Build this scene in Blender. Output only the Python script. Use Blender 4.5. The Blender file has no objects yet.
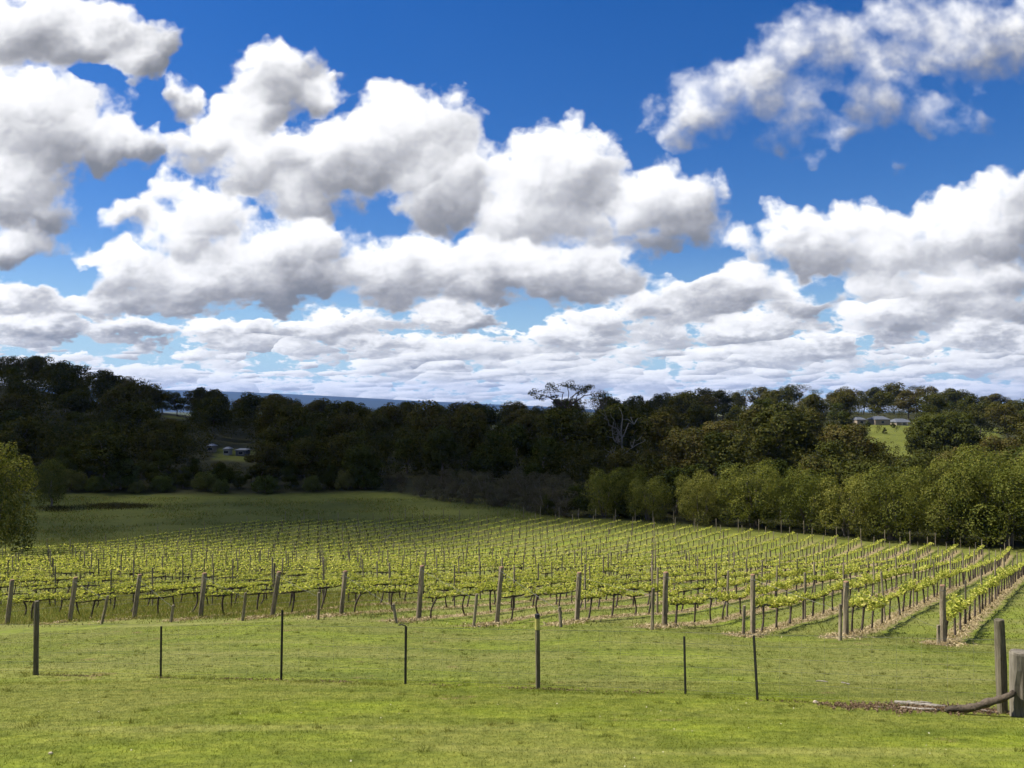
import bpy, math, random
import numpy as np
from mathutils import Vector, Matrix, Euler
R = math.radians
scene = bpy.context.scene
COL = scene.collection

# ------------------------------------------------------------------ camera
F_PX, HORIZON = 815.0, 400.0          # focal length and horizon row, in pixels of a 1024 x 768 frame
cam_d = bpy.data.cameras.new('camera'); cam = bpy.data.objects.new('camera', cam_d); COL.objects.link(cam)
cam_d.sensor_width = 36.0; cam_d.lens = 36.0 * F_PX / 1024
cam_d.clip_start = 0.1; cam_d.clip_end = 60000
cam.location = (0, 0, 0); cam.rotation_euler = (R(90) + math.atan((HORIZON - 384) / F_PX), 0, 0)
scene.camera = cam

# ------------------------------------------------------------------ sun
SUN_AZ, SUN_EL = R(-78), R(50)        # to the left and a little ahead, high
SUN_DIR = Vector((math.sin(SUN_AZ) * math.cos(SUN_EL), math.cos(SUN_AZ) * math.cos(SUN_EL), math.sin(SUN_EL)))
sl = bpy.data.lights.new('sun', 'SUN'); sl.energy = 5.0; sl.angle = R(0.5); sl.color = (1.0, 0.93, 0.80)
so = bpy.data.objects.new('sun', sl); COL.objects.link(so)
so.rotation_euler = SUN_DIR.to_track_quat('Z', 'Y').to_euler(); so.location = SUN_DIR * 50

# ------------------------------------------------------------------ view
vs = scene.view_settings
vs.view_transform = 'Standard'; vs.look = 'None'; vs.gamma = 1.0; vs.use_curve_mapping = False
vs.exposure = 0.90
scene.cycles.use_adaptive_sampling = True; scene.cycles.adaptive_threshold = 0.015; scene.cycles.adaptive_min_samples = 8
scene.cycles.max_bounces = 5; scene.cycles.diffuse_bounces = 2; scene.cycles.glossy_bounces = 1; scene.cycles.transmission_bounces = 3; scene.cycles.use_denoising = True

# ------------------------------------------------------------------ sky with cumulus clouds
world = bpy.data.worlds.new("World"); scene.world = world; world.use_nodes = True
WT = world.node_tree; WT.nodes.clear()
world.cycles.sampling_method = 'MANUAL'; world.cycles.sample_map_resolution = 512

class NB:                              # small node-building helper
    def __init__(s, tree): s.t = tree
    def node(s, typ, **kw):
        n = s.t.nodes.new(typ)
        for k, v in kw.items(): setattr(n, k, v)
        return n
    def put(s, sock, v):
        if isinstance(v, bpy.types.NodeSocket): s.t.links.new(v, sock)
        elif v is not None: sock.default_value = v
    def m(s, op, a, b=None, c=None, clamp=False):
        n = s.node('ShaderNodeMath', operation=op, use_clamp=clamp)
        for i, v in enumerate((a, b, c)):
            if v is not None: s.put(n.inputs[i], v)
        return n.outputs[0]
    def vm(s, op, a, b=None, out=0):
        n = s.node('ShaderNodeVectorMath', operation=op)
        s.put(n.inputs[0], a)
        if b is not None: s.put(n.inputs['Scale'] if op == 'SCALE' else n.inputs[1], b)
        return n.outputs['Value'] if op in ('DOT_PRODUCT', 'LENGTH') else n.outputs[0]
    def rng(s, v, a, b, c=0.0, d=1.0, smooth=True):
        n = s.node('ShaderNodeMapRange'); n.interpolation_type = 'SMOOTHSTEP' if smooth else 'LINEAR'
        for i, x in enumerate((v, a, b, c, d)): s.put(n.inputs[i], x)
        return n.outputs[0]
    def mix(s, f, a, b, blend='MIX'):
        n = s.node('ShaderNodeMix', data_type='RGBA', blend_type=blend)
        s.put(n.inputs[0], f); s.put(n.inputs[6], a); s.put(n.inputs[7], b)
        return n.outputs[2]
    def noise(s, vec, scale, detail=4, rough=0.55, dist=0.0, color=False, dims='3D'):
        n = s.node('ShaderNodeTexNoise', noise_dimensions=dims)
        s.put(n.inputs['Vector'], vec); s.put(n.inputs['Scale'], scale); s.put(n.inputs['Detail'], detail)
        s.put(n.inputs['Roughness'], rough); s.put(n.inputs['Distortion'], dist)
        return n.outputs['Color'] if color else n.outputs['Fac']
    def ramp(s, f, stops):
        n = s.node('ShaderNodeValToRGB'); el = n.color_ramp.elements
        while len(el) < len(stops): el.new(0.5)
        for e, (p, c) in zip(el, stops): e.position = p; e.color = (*c, 1)
        s.put(n.inputs[0], f); return n.outputs[0]

# cumulus masses: centre, radii (hundredths of a radian-ish unit, see `sky_coord`), tilt in degrees, weight
CUMULUS = [
 (20,25,85,42,0,1),(105,30,52,30,0,1),(142,52,36,24,-20,.9),(25,120,85,62,0,1.1),(85,135,60,34,10,1),(125,143,44,20,-4,.95),
 (8,185,55,50,0,1),(45,212,32,20,0,.7),(14,246,40,22,0,.95),(30,195,30,40,0,.6),
 (272,72,48,30,-12,.95),(300,92,50,20,20,.8),(338,76,18,9,0,.45),(186,100,24,20,35,.6),(250,115,48,30,-30,.9),(200,146,36,26,0,1),
 (400,136,74,50,0,1.15),(335,158,70,42,0,1.05),(440,180,62,52,0,1.1),(262,160,62,42,0,1),(300,195,60,26,0,.8),
 (560,176,74,50,0,1.1),(535,215,70,36,0,1),(660,206,62,42,0,1.05),(610,228,90,26,0,.9),(700,200,26,24,0,.6),
 (128,272,54,30,0,1),(205,232,62,40,0,1),(275,262,80,46,0,1.1),(190,285,90,28,0,.9),(128,217,32,14,-10,.55),(310,250,40,30,0,.8),(170,195,26,20,0,.5),
 (400,272,70,34,0,1),(480,270,80,34,0,1),(560,272,80,34,0,1.05),(612,280,30,28,0,.9),
 (705,108,56,34,-20,.85),(760,76,66,40,-30,.85),(815,48,62,44,-25,.75),(800,110,34,40,30,.62),(880,84,52,46,30,.68),(900,30,70,40,-15,.78),(975,35,80,44,-15,.85),
 (1030,30,70,50,0,.9),(925,112,40,24,20,.5),(848,132,34,14,-30,.5),(975,118,20,20,0,.5),(903,155,10,14,0,.4),
 (832,240,88,36,0,1),(790,240,44,26,0,.8),(905,255,70,40,0,1),(985,232,80,44,-10,1),(1010,195,50,26,-20,.8),(960,290,110,34,0,1),
 (728,290,62,26,0,1),(690,288,40,18,0,.85),(800,300,50,24,0,.85),(660,312,80,24,0,.8),
 (452,318,42,18,0,.9),(470,322,36,14,0,.8),(20,300,60,18,0,.8),(100,305,70,14,0,.7),
 (35,325,62,17,0,1),(130,330,60,14,0,.9),(230,335,55,16,0,.95),(320,330,50,14,0,.9),(390,345,50,12,0,.8),(555,340,60,14,0,.9),(610,322,40,18,0,.9),(745,330,60,18,0,.95),(830,345,60,14,0,.85),(900,320,60,18,0,.9),(985,335,60,20,0,.95),
 
]
GAPS = [(62,282,46,16,.8),(520,318,44,12,.7),(245,315,34,8,.6),(815,286,34,18,.6),(690,268,40,14,.6),(100,70,34,10,.5),(240,205,20,10,.35),(840,95,20,14,.35),(60,160,10,10,.2),(915,150,40,20,.5),(870,340,14,10,.5)]

def build_world():
    b = NB(WT)
    tc = b.node('ShaderNodeTexCoord')
    sep = b.node('ShaderNodeSeparateXYZ'); b.put(sep.inputs[0], tc.outputs['Generated'])
    x, y, z = sep.outputs
    ya = b.m('MAXIMUM', b.m('ABSOLUTE', y), 0.06)
    # direction -> sky coordinate (tangent of azimuth and of elevation)
    sx = b.m('MULTIPLY_ADD', b.m('DIVIDE', x, ya), F_PX / 100, 5.12)
    sy = b.m('MULTIPLY_ADD', b.m('DIVIDE', z, ya), -F_PX / 100, HORIZON / 100)
    c = b.node('ShaderNodeCombineXYZ'); b.put(c.inputs[0], sx); b.put(c.inputs[1], sy)
    P = c.outputs[0]
    def madd(v, k, o):
        n = b.node('ShaderNodeVectorMath', operation='MULTIPLY_ADD'); b.put(n.inputs[0], v); n.inputs[1].default_value = k
        b.put(n.inputs[2], o); return n.outputs[0]
    L = (-.42, -.90, 0)                                  # towards the light, up and to the left
    # billow coordinate: finer towards the horizon
    low = b.m('MAXIMUM', b.m('SUBTRACT', sy, 2.5), 0.0)
    cb = b.node('ShaderNodeCombineXYZ'); b.put(cb.inputs[0], sx)
    b.put(cb.inputs[1], b.m('MULTIPLY_ADD', b.m('MULTIPLY', low, low), .62, b.m('MULTIPLY', sy, 1.1)))
    V = cb.outputs[0]
    wn = b.noise(V, 2.2, 3, 0.55, color=True, dims='2D')
    warp = madd(wn, (1, 1, 0), (-.5, -.5, 0))
    Vw = madd(warp, (.28, .28, 0), V)
    st = dict(acc=None, num=None, den=None, Q=madd(warp, (CL_WARP, CL_WARP, 0), P), k=0)
    def blob(cx, cy, rx, ry, rot, wt):
        if st['k'] and st['k'] % 5 == 0:                 # later blobs wait for earlier ones (keeps the shader's working memory small)
            n = b.node('ShaderNodeVectorMath', operation='MULTIPLY_ADD')
            b.put(n.inputs[0], b.m('ADD', st['num'], st['acc'])); n.inputs[1].default_value = (1e-9,) * 3; b.put(n.inputs[2], st['Q']); st['Q'] = n.outputs[0]
        st['k'] += 1
        cx, cy, rx, ry = cx / 100, cy / 100, rx / 100, ry / 100
        if rot:
            mp = b.node('ShaderNodeMapping', vector_type='TEXTURE')
            mp.inputs['Location'].default_value = (cx, cy, 0); mp.inputs['Rotation'].default_value = (0, 0, R(rot))
            mp.inputs['Scale'].default_value = (rx, ry, 1); b.put(mp.inputs['Vector'], st['Q']); return mp.outputs[0]
        return madd(st['Q'], (1 / rx, 1 / ry, 0), (-cx / rx, -cy / ry, 0))
    for cc in CUMULUS:
        v = blob(*cc); wt = cc[5]
        val = b.m('MULTIPLY_ADD', b.vm('DOT_PRODUCT', v, v), -.62 * wt, wt)
        w = b.m('POWER', 160.0, val); sh = b.vm('DOT_PRODUCT', v, L)
        st['acc'] = val if st['acc'] is None else b.m('SMOOTH_MAX', st['acc'], val, 0.15)
        st['num'] = b.m('MULTIPLY', w, sh) if st['num'] is None else b.m('MULTIPLY_ADD', w, sh, st['num'])
        st['den'] = w if st['den'] is None else b.m('ADD', st['den'], w)
    # small cumulus standing in rows towards the horizon, and others overhead: one cloud to each cell
    flatter = b.node('ShaderNodeCombineXYZ'); b.put(flatter.inputs[0], .22); b.put(flatter.inputs[1], b.rng(sy, 2.7, 3.7, .22, .018, smooth=False))
    Qrow = b.vm('ADD', P, b.vm('MULTIPLY', warp, flatter.outputs[0]))
    def cells(sx_, sy_, off, p0, p1, amp, lo, size, q=0):
        n = madd(Qrow, (sx_, sy_, 0), b.vm('SCALE', (off, off, 0), b.m('MULTIPLY_ADD', st['acc'], 1e-9, 1.0)))
        vo = b.node('ShaderNodeTexVoronoi', feature='F1', voronoi_dimensions='2D'); b.put(vo.inputs['Vector'], n)
        vo.inputs['Scale'].default_value = 1.0; vo.inputs['Randomness'].default_value = .85
        d = b.vm('SCALE', b.vm('SUBTRACT', n, vo.outputs['Position']), size)
        rv = b.node('ShaderNodeSeparateXYZ'); b.put(rv.inputs[0], vo.outputs['Color'])
        top = b.m('MULTIPLY_ADD', rv.outputs[0], amp - lo, lo)
        val = b.m('MULTIPLY_ADD', b.vm('DOT_PRODUCT', d, d), -.75, top)
        val = b.m('ADD', val, b.m('MULTIPLY_ADD', b.rng(sy, p0, p1), 3.0, -3.0))
        w = b.m('POWER', 160.0, val); sh = b.m('MULTIPLY_ADD', b.vm('DOT_PRODUCT', d, L), 1.0, .08)
        st['acc'] = b.m('SMOOTH_MAX', st['acc'], val, 0.12); st['num'] = b.m('MULTIPLY_ADD', w, sh, st['num']); st['den'] = b.m('ADD', st['den'], w)
    cells(.95, 2.6, 3.3, 2.65, 3.0, 1.0, .05, 1.5)
    cells(1.25, 4.6, 7.7, 3.0, 3.25, 1.0, .15, 1.35)
    cells(1.9, 7.5, 1.2, 3.2, 3.4, 1.15, -.45, 1.3)
    cells(2.8, 13., 4.1, 3.38, 3.55, 1.15, -.40, 1.25)
    cells(3.8, 24., 6.1, 3.55, 3.72, 1.1, -.30, 1.25)
    cells(.55, .55, 8.4, -.3, -1.2, 1.1, -.2, 1.3)
    acc = st['acc']
    for (cx, cy, rx, ry, wt) in GAPS:
        g = blob(cx, cy, rx, ry, 0, wt)
        acc = b.m('SUBTRACT', acc, b.m('MAXIMUM', b.m('MULTIPLY_ADD', b.vm('DOT_PRODUCT', g, g), -wt, wt), 0.0)); st['acc'] = acc
    acc = b.m('MAXIMUM', acc, -.8)
    shape = b.m('DIVIDE', st['num'], b.m('MAXIMUM', st['den'], 1e-6))
    shape = b.m('MAXIMUM', b.m('MINIMUM', shape, 1.1), -1.1)
    # cauliflower lobes at two sizes; each has its own lit top
    def lobes(scale, after):
        n = b.node('ShaderNodeVectorMath', operation='MULTIPLY_ADD'); b.put(n.inputs[0], b.m('MULTIPLY', after, 1e-9)); n.inputs[1].default_value = (1, 1, 1); b.put(n.inputs[2], Vw)
        vo = b.node('ShaderNodeTexVoronoi', feature='SMOOTH_F1', voronoi_dimensions='2D'); b.put(vo.inputs['Vector'], n.outputs[0])
        vo.inputs['Scale'].default_value = scale; vo.inputs['Smoothness'].default_value = .35; vo.inputs['Randomness'].default_value = 1.0
        d = b.vm('SUBTRACT', n.outputs[0], vo.outputs['Position'])
        return b.m('SUBTRACT', .42, vo.outputs['Distance']), b.m('MULTIPLY', b.vm('DOT_PRODUCT', d, L), scale)
    h1, s1 = lobes(2.3, shape); h2, s2 = lobes(5.2, s1)
    fb = b.m('SUBTRACT', b.noise(V, 3.0, 9, 0.60, dims='2D'), 0.5)
    f0 = b.m('ADD', b.m('MULTIPLY_ADD', h1, .62, acc), b.m('MULTIPLY_ADD', h2, .34, b.m('MULTIPLY', fb, CL_FBM)))
    fb2 = b.m('MULTIPLY', b.m('SUBTRACT', b.noise(V, 10.0, 4, 0.62, dims='2D'), 0.5), b.rng(sy, 2.7, 3.4))
    f0 = b.m('MULTIPLY_ADD', fb2, 1.1, f0)
    veil = b.m('MULTIPLY', b.rng(sx, 6.2, 7.2), b.rng(sy, 1.9, 1.2))      # the torn, thinner cloud high on the right
    alpha = b.rng(f0, CL_LO, b.m('MULTIPLY_ADD', b.rng(sy, 2.8, 3.4), -.16, b.m('MULTIPLY_ADD', veil, .62, CL_HI)))
    lit = b.m('MULTIPLY_ADD', shape, CL_A, CL_MID)
    lit = b.m('MULTIPLY_ADD', s1, CL_B, lit); lit = b.m('MULTIPLY_ADD', s2, CL_C, lit); lit = b.m('MULTIPLY_ADD', fb, CL_D, lit); lit = b.m('MULTIPLY_ADD', fb2, .5, lit)
    thin = b.m('MULTIPLY', b.rng(f0, CL_LO + .60, CL_LO + .10), .20)      # light comes through the thin edges
    lit = b.m('ADD', lit, thin, clamp=True)
    ccol = b.ramp(lit, CL_RAMP)
    ccol = b.mix(b.m('MULTIPLY', b.rng(sy, 2.9, 4.0), 0.26), ccol, (.56, .61, .66, 1))
    sky = b.node('ShaderNodeTexSky', sky_type='NISHITA', sun_disc=False)
    sky.sun_elevation = SUN_EL; sky.sun_rotation = SUN_AZ
    sky.altitude = 200; sky.air_density = 1.0; sky.dust_density = 0.2; sky.ozone_density = 4.0
    hs = b.node('ShaderNodeHueSaturation'); hs.inputs['Saturation'].default_value = SKY_SAT; hs.inputs['Value'].default_value = 1.0
    hs.inputs['Hue'].default_value = SKY_HUE
    b.put(hs.inputs['Color'], sky.outputs[0])
    # pale blue air low over the horizon
    low = b.mix(b.m('MULTIPLY', b.rng(z, 0.20, 0.0), .75), hs.outputs[0], SKY_LOW)
    bg1 = b.node('ShaderNodeBackground'); b.put(bg1.inputs[0], low); bg1.inputs[1].default_value = SKY_STR
    bg2 = b.node('ShaderNodeBackground'); b.put(bg2.inputs[0], ccol); bg2.inputs[1].default_value = CL_STR
    mx = b.node('ShaderNodeMixShader'); b.put(mx.inputs[0], alpha)
    b.put(mx.inputs[1], bg1.outputs[0]); b.put(mx.inputs[2], bg2.outputs[0])
    out = b.node('ShaderNodeOutputWorld'); b.put(out.inputs[0], mx.outputs[0])
SKY_STR, SKY_SAT, SKY_HUE, SKY_LOW = 0.060, 1.36, 0.514, (3.6, 5.8, 8.0, 1)
CL_STR, CL_LO, CL_HI, CL_WARP, CL_FBM = 0.62, 0.10, 0.60, .40, .95
CL_MID, CL_A, CL_B, CL_C, CL_D = .58, .71, .11, .05, .42
CL_RAMP = [(0.0, (.20, .215, .25)), (.22, (.30, .31, .345)), (.46, (.50, .51, .545)), (.70, (.82, .825, .85)), (1.0, (1.05, 1.05, 1.05))]
build_world()

HAZE = 0.000028
# ================================================================== helpers
rng = np.random.default_rng(7)
rnd = random.Random(11)

class MB:
    """collects vertices and faces, then links them as one mesh object"""
    def __init__(s): s.v = []; s.f = []; s.n = 0; s.mi = []
    def add(s, verts, faces, mat=0):
        verts = np.asarray(verts, float).reshape(-1, 3); s.v.append(verts)
        for f in faces: s.f.append(tuple(i + s.n for i in f)); s.mi.append(mat)
        s.n += len(verts)
    def tube(s, pts, radii, sides=8, cap=True, mat=0, oval=None, seed=None):
        pts = [Vector(p) for p in pts]; V = []; up = Vector((0.31, 0.87, 0.39))
        for i, p in enumerate(pts):
            t = (pts[min(i + 1, len(pts) - 1)] - pts[max(i - 1, 0)]).normalized()
            a = t.cross(up); a = a.normalized() if a.length > 1e-4 else Vector((1, 0, 0)); b = t.cross(a)
            for k in range(sides):
                th = 2 * math.pi * k / sides; r = radii[i]
                if seed is not None: r *= 1 + 0.16 * math.sin(seed + 3.1 * k + 1.7 * i) * math.sin(1.3 * k + seed)
                V.append(p + (a * math.cos(th) + b * math.sin(th)) * r)
        F = []
        for i in range(len(pts) - 1):
            for k in range(sides):
                k2 = (k + 1) % sides
                F.append((i * sides + k, i * sides + k2, (i + 1) * sides + k2, (i + 1) * sides + k))
        if cap:
            F.append(tuple(range(sides))[::-1]); F.append(tuple((len(pts) - 1) * sides + k for k in range(sides)))
        s.add([tuple(v) for v in V], F, mat)
    def box(s, x0, x1, y0, y1, z0, z1, mat=0):
        V = [(x, y, z) for z in (z0, z1) for y in (y0, y1) for x in (x0, x1)]
        s.add(V, [(0, 2, 3, 1), (4, 5, 7, 6), (0, 1, 5, 4), (2, 6, 7, 3), (0, 4, 6, 2), (1, 3, 7, 5)], mat)
    def mesh(s, name, mats, smooth=False):
        me = bpy.data.meshes.new(name)
        me.from_pydata(np.concatenate(s.v).tolist(), [], s.f)
        for m in (mats if isinstance(mats, (list, tuple)) else [mats]): me.materials.append(m)
        me.polygons.foreach_set('material_index', s.mi)
        if smooth: me.polygons.foreach_set('use_smooth', [True] * len(s.f))
        me.update(); return me

def poly_mesh(name, verts, k, mat):
    """mesh of separate k-gons from an (n*k, 3) array"""
    me = bpy.data.meshes.new(name); nv = len(verts); nf = nv // k
    me.vertices.add(nv); me.vertices.foreach_set('co', np.asarray(verts, np.float32).ravel())
    me.loops.add(nv); me.loops.foreach_set('vertex_index', np.arange(nv, dtype=np.int32))
    me.polygons.add(nf); me.polygons.foreach_set('loop_start', np.arange(0, nv, k, dtype=np.int32))
    me.materials.append(mat); me.update(calc_edges=True); return me

def link(name, me, parent=None, loc=None, rot=None, scale=None):
    o = bpy.data.objects.new(name, me); COL.objects.link(o)
    if parent: o.parent = parent
    if loc is not None: o.location = loc
    if rot is not None: o.rotation_euler = rot
    if scale is not None: o.scale = scale if hasattr(scale, '__len__') else (scale,) * 3
    return o
def tag(o, label=None, cat=None, group=None, kind=None):
    if label: o['label'] = label
    if cat: o['category'] = cat
    if group: o['group'] = group
    if kind: o['kind'] = kind
    return o
def thing(name, label, cat, loc=(0, 0, 0), rot=(0, 0, 0), group=None, scale=None):
    return tag(link(name, None, None, loc, rot, scale), label, cat, group)

ONES = 'zeroth first second third fourth fifth sixth seventh eighth ninth tenth eleventh twelfth thirteenth fourteenth fifteenth sixteenth seventeenth eighteenth nineteenth'.split()
TENS = {2: ('twenty', 'twentieth'), 3: ('thirty', 'thirtieth'), 4: ('forty', 'fortieth'), 5: ('fifty', 'fiftieth'), 6: ('sixty', 'sixtieth'), 7: ('seventy', 'seventieth'), 8: ('eighty', 'eightieth'), 9: ('ninety', 'ninetieth')}
def nth(n):
    if n < 20: return ONES[n]
    t, u = divmod(n, 10)
    return TENS[t][1] if u == 0 else TENS[t][0] + '-' + ONES[u]

# ------------------------------------------------------------------ materials
def new_mat(name):
    m = bpy.data.materials.new(name); m.use_nodes = True; m.node_tree.nodes.clear(); return m, NB(m.node_tree)
def finish(b, shader): b.put(b.node('ShaderNodeOutputMaterial').inputs[0], shader)
def principled(b, col, rough=0.8, bump=None, strength=0.3, dist=0.02, spec=0.3, metal=0.0):
    p = b.node('ShaderNodeBsdfPrincipled'); b.put(p.inputs['Base Color'], col); b.put(p.inputs['Roughness'], rough)
    p.inputs['Specular IOR Level'].default_value = spec; p.inputs['Metallic'].default_value = metal
    if bump is not None:
        bn = b.node('ShaderNodeBump'); bn.inputs['Strength'].default_value = strength; bn.inputs['Distance'].default_value = dist
        b.put(bn.inputs['Height'], bump); b.put(p.inputs['Normal'], bn.outputs[0])
    return p.outputs[0]

def leaf_mat(name, cols, trans=0.35, vary=0.5, obj_vary=True, tcol=None):
    m, b = new_mat(name)
    geo = b.node('ShaderNodeNewGeometry'); oi = b.node('ShaderNodeObjectInfo')
    isl = geo.outputs['Random Per Island']
    t = b.m('ADD', b.m('MULTIPLY', isl, vary), b.m('MULTIPLY', oi.outputs['Random'], 1 - vary)) if obj_vary else isl
    n = len(cols); col = b.ramp(t, [(i / (n - 1) * .8 + .1, c) for i, c in enumerate(cols)])
    d = b.node('ShaderNodeBsdfDiffuse'); b.put(d.inputs[0], col)
    tr = b.node('ShaderNodeBsdfTranslucent'); b.put(tr.inputs[0], b.mix(1.0, col, tcol or (1.25, 1.2, .6, 1), 'MULTIPLY'))
    mx = b.node('ShaderNodeMixShader'); mx.inputs[0].default_value = trans
    b.put(mx.inputs[1], d.outputs[0]); b.put(mx.inputs[2], tr.outputs[0]); finish(b, mx.outputs[0]); return m

def wood_mat(name, c1, c2, scale=6, stretch=(1, 1, .12), top=None):
    m, b = new_mat(name)
    tc = b.node('ShaderNodeTexCoord'); mp = b.node('ShaderNodeMapping'); mp.inputs['Scale'].default_value = stretch
    b.put(mp.inputs['Vector'], tc.outputs['Object'])
    oi = b.node('ShaderNodeObjectInfo')
    v = b.vm('ADD', mp.outputs[0], b.vm('SCALE', (1.3, 7.1, 3.7), b.m('MULTIPLY', oi.outputs['Random'], 20)))
    g = b.noise(v, scale * 8, 5, .65); st = b.noise(v, scale, 3, .5)
    f = b.m('ADD', b.m('MULTIPLY', g, .6), b.m('MULTIPLY', st, .5))
    col = b.mix(b.rng(f, .35, .75), (*c1, 1), (*c2, 1))
    col = b.mix(b.m('MULTIPLY', b.rng(b.noise(tc.outputs['Object'], 3.3, 4), .55, .75), .55), col, (*[c * .45 for c in c1], 1))
    finish(b, principled(b, col, .85, g, .6, .01)); return m

def plain_mat(name, c, rough=.7, var=.25, scale=4, metal=0.0, bump=.2):
    m, b = new_mat(name); tc = b.node('ShaderNodeTexCoord')
    n = b.noise(tc.outputs['Object'], scale, 6, .6)
    col = b.mix(b.rng(n, .3, .75), (*[x * (1 - var) for x in c], 1), (*[min(1, x * (1 + var)) for x in c], 1))
    finish(b, principled(b, col, rough, n, bump, .01, metal=metal)); return m

M = {}
M['leaf_gum'] = leaf_mat('gum_leaves', [(.030, .036, .010), (.050, .056, .016), (.078, .072, .022), (.080, .064, .024)], .25)
M['leaf_bush'] = leaf_mat('bush_leaves', [(.028, .038, .010), (.046, .058, .015), (.068, .072, .020)], .25)
M['leaf_shrub'] = leaf_mat('shrub_leaves', [(.050, .070, .022), (.090, .11, .032), (.14, .135, .045)], .3, .4)
M['leaf_forest'] = leaf_mat('forest_leaves', [(.028, .034, .010), (.046, .050, .015), (.068, .064, .020)], .25, 1, False)
M['leaf_wattle'] = leaf_mat('wattle_leaves', [(.060, .074, .016), (.110, .124, .026), (.23, .22, .060)], .33, .6)
M['leaf_pale'] = leaf_mat('pale_leaves', [(.045, .062, .014), (.080, .095, .022), (.15, .145, .042)], .3, .8)
M['leaf_scrub'] = leaf_mat('scrub_twigs', [(.060, .054, .034), (.095, .086, .056), (.065, .075, .028)], .15, .6)
M['leaf_vine'] = leaf_mat('vine_leaves', [(.14, .18, .028), (.33, .37, .06), (.48, .48, .10), (.64, .60, .20)], .45, .8, True, (1.1, 1.1, .75, 1))
M['bark'] = wood_mat('tree_bark', (.075, .06, .048), (.14, .12, .10), 2)
M['bark_dead'] = wood_mat('bleached_bark', (.09, .085, .075), (.18, .17, .155), 2)
M['bark_log'] = wood_mat('log_bark', (.022, .017, .012), (.10, .078, .056), 5, (1, 1, 1))
M['bark_pale'] = wood_mat('dead_bark', (.34, .32, .29), (.50, .47, .43), 2)
M['bark_vine'] = wood_mat('vine_bark', (.030, .022, .017), (.065, .048, .036), 8)
M['post'] = wood_mat('weathered_post', (.080, .064, .040), (.31, .26, .18), 7)
M['post_dark'] = wood_mat('dark_post', (.065, .056, .036), (.16, .14, .095), 7)
M['post_grey'] = wood_mat('split_grey_post', (.07, .060, .045), (.19, .17, .135), 4)
M['post_red'] = wood_mat('post_end_grain', (.20, .11, .07), (.28, .17, .11), 9, (1, 1, 1))
M['steel'] = plain_mat('painted_picket', (.018, .018, .018), .6, .4, 9)
M['wire'] = plain_mat('galvanised_wire', (.20, .20, .19), .5, .2, 9, .6)
M['straw'] = leaf_mat('straw', [(.19, .145, .075), (.30, .24, .14), (.45, .375, .24)], .15, 1, False)
M['chips'] = leaf_mat('bark_chips', [(.045, .030, .018), (.10, .066, .040), (.22, .165, .11)], .05, 1, False)
M['grass_tall'] = leaf_mat('tall_grass', [(.08, .11, .020), (.13, .15, .035), (.23, .20, .08)], .35, 1, False)
M['reeds'] = leaf_mat('rushes', [(.045, .045, .018), (.075, .07, .028)], .2, 1, False)
M['yellow'] = plain_mat('yellow_tape', (.36, .33, .10), .5, .15)
M['black'] = plain_mat('black_plastic', (.02, .02, .02), .5, .3)
M['wall'] = plain_mat('rendered_wall', (.24, .20, .15), .85, .12, 2)
M['wall_white'] = plain_mat('white_wall', (.38, .38, .36), .8, .06, 2)
M['roof'] = plain_mat('grey_roof', (.085, .095, .115), .6, .12, 1)
M['roof_pale'] = plain_mat('pale_roof', (.19, .20, .21), .5, .1, 1)
M['glass'] = plain_mat('window_glass', (.03, .035, .04), .15, .2)
M['stone'] = plain_mat('pale_stone', (.45, .38, .28), .85, .25, 20)
M['ash'] = plain_mat('bleached_wood', (.22, .20, .17), .85, .35, 14)

# ================================================================== terrain
def pchip(xs, ys):
    xs = np.asarray(xs, float); ys = np.asarray(ys, float); h = np.diff(xs); d = np.diff(ys) / h
    m = np.zeros_like(xs); m[0], m[-1] = d[0], d[-1]
    for i in range(1, len(xs) - 1):
        m[i] = 0 if d[i - 1] * d[i] <= 0 else 3 * (h[i - 1] + h[i]) / ((2 * h[i] + h[i - 1]) / d[i - 1] + (h[i] + 2 * h[i - 1]) / d[i])
    def f(x):
        x = np.clip(np.asarray(x, float), xs[0], xs[-1]); i = np.clip(np.searchsorted(xs, x) - 1, 0, len(xs) - 2)
        t = (x - xs[i]) / h[i]
        return (ys[i] * (1 + 2 * t) * (1 - t) ** 2 + m[i] * h[i] * t * (1 - t) ** 2 + ys[i + 1] * t * t * (3 - 2 * t) + m[i + 1] * h[i] * t * t * (t - 1))
    return f
def sstep(x, a, b):
    t = np.clip((x - a) / (b - a), 0, 1); return t * t * (3 - 2 * t)

slope = pchip([-80, -10, 0, 8, 15, 26, 33, 60, 85, 102, 130, 160], [-1.3, -1.55, -1.65, -3.45, -5.12, -7.55, -8.75, -13.05, -16.9, -18.1, -18.4, -18.4])
RU = [-1.2, -.628, -.5, -.41, -.3, -.1, .03, .15, .3, .45, .63, 1.2]
ridge_z = pchip(RU, [9, 6, -2.0, -7, -12, -15.5, -15.5, -12, -9, -8, -12, -14])
ridge_d = pchip(RU, [330, 330, 340, 350, 350, 350, 350, 400, 450, 470, 470, 470])
far_z = pchip([-1.2, -.426, 0, .2, .6, 1.2], [300, 180, -110, -280, -340, -400])
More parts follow.
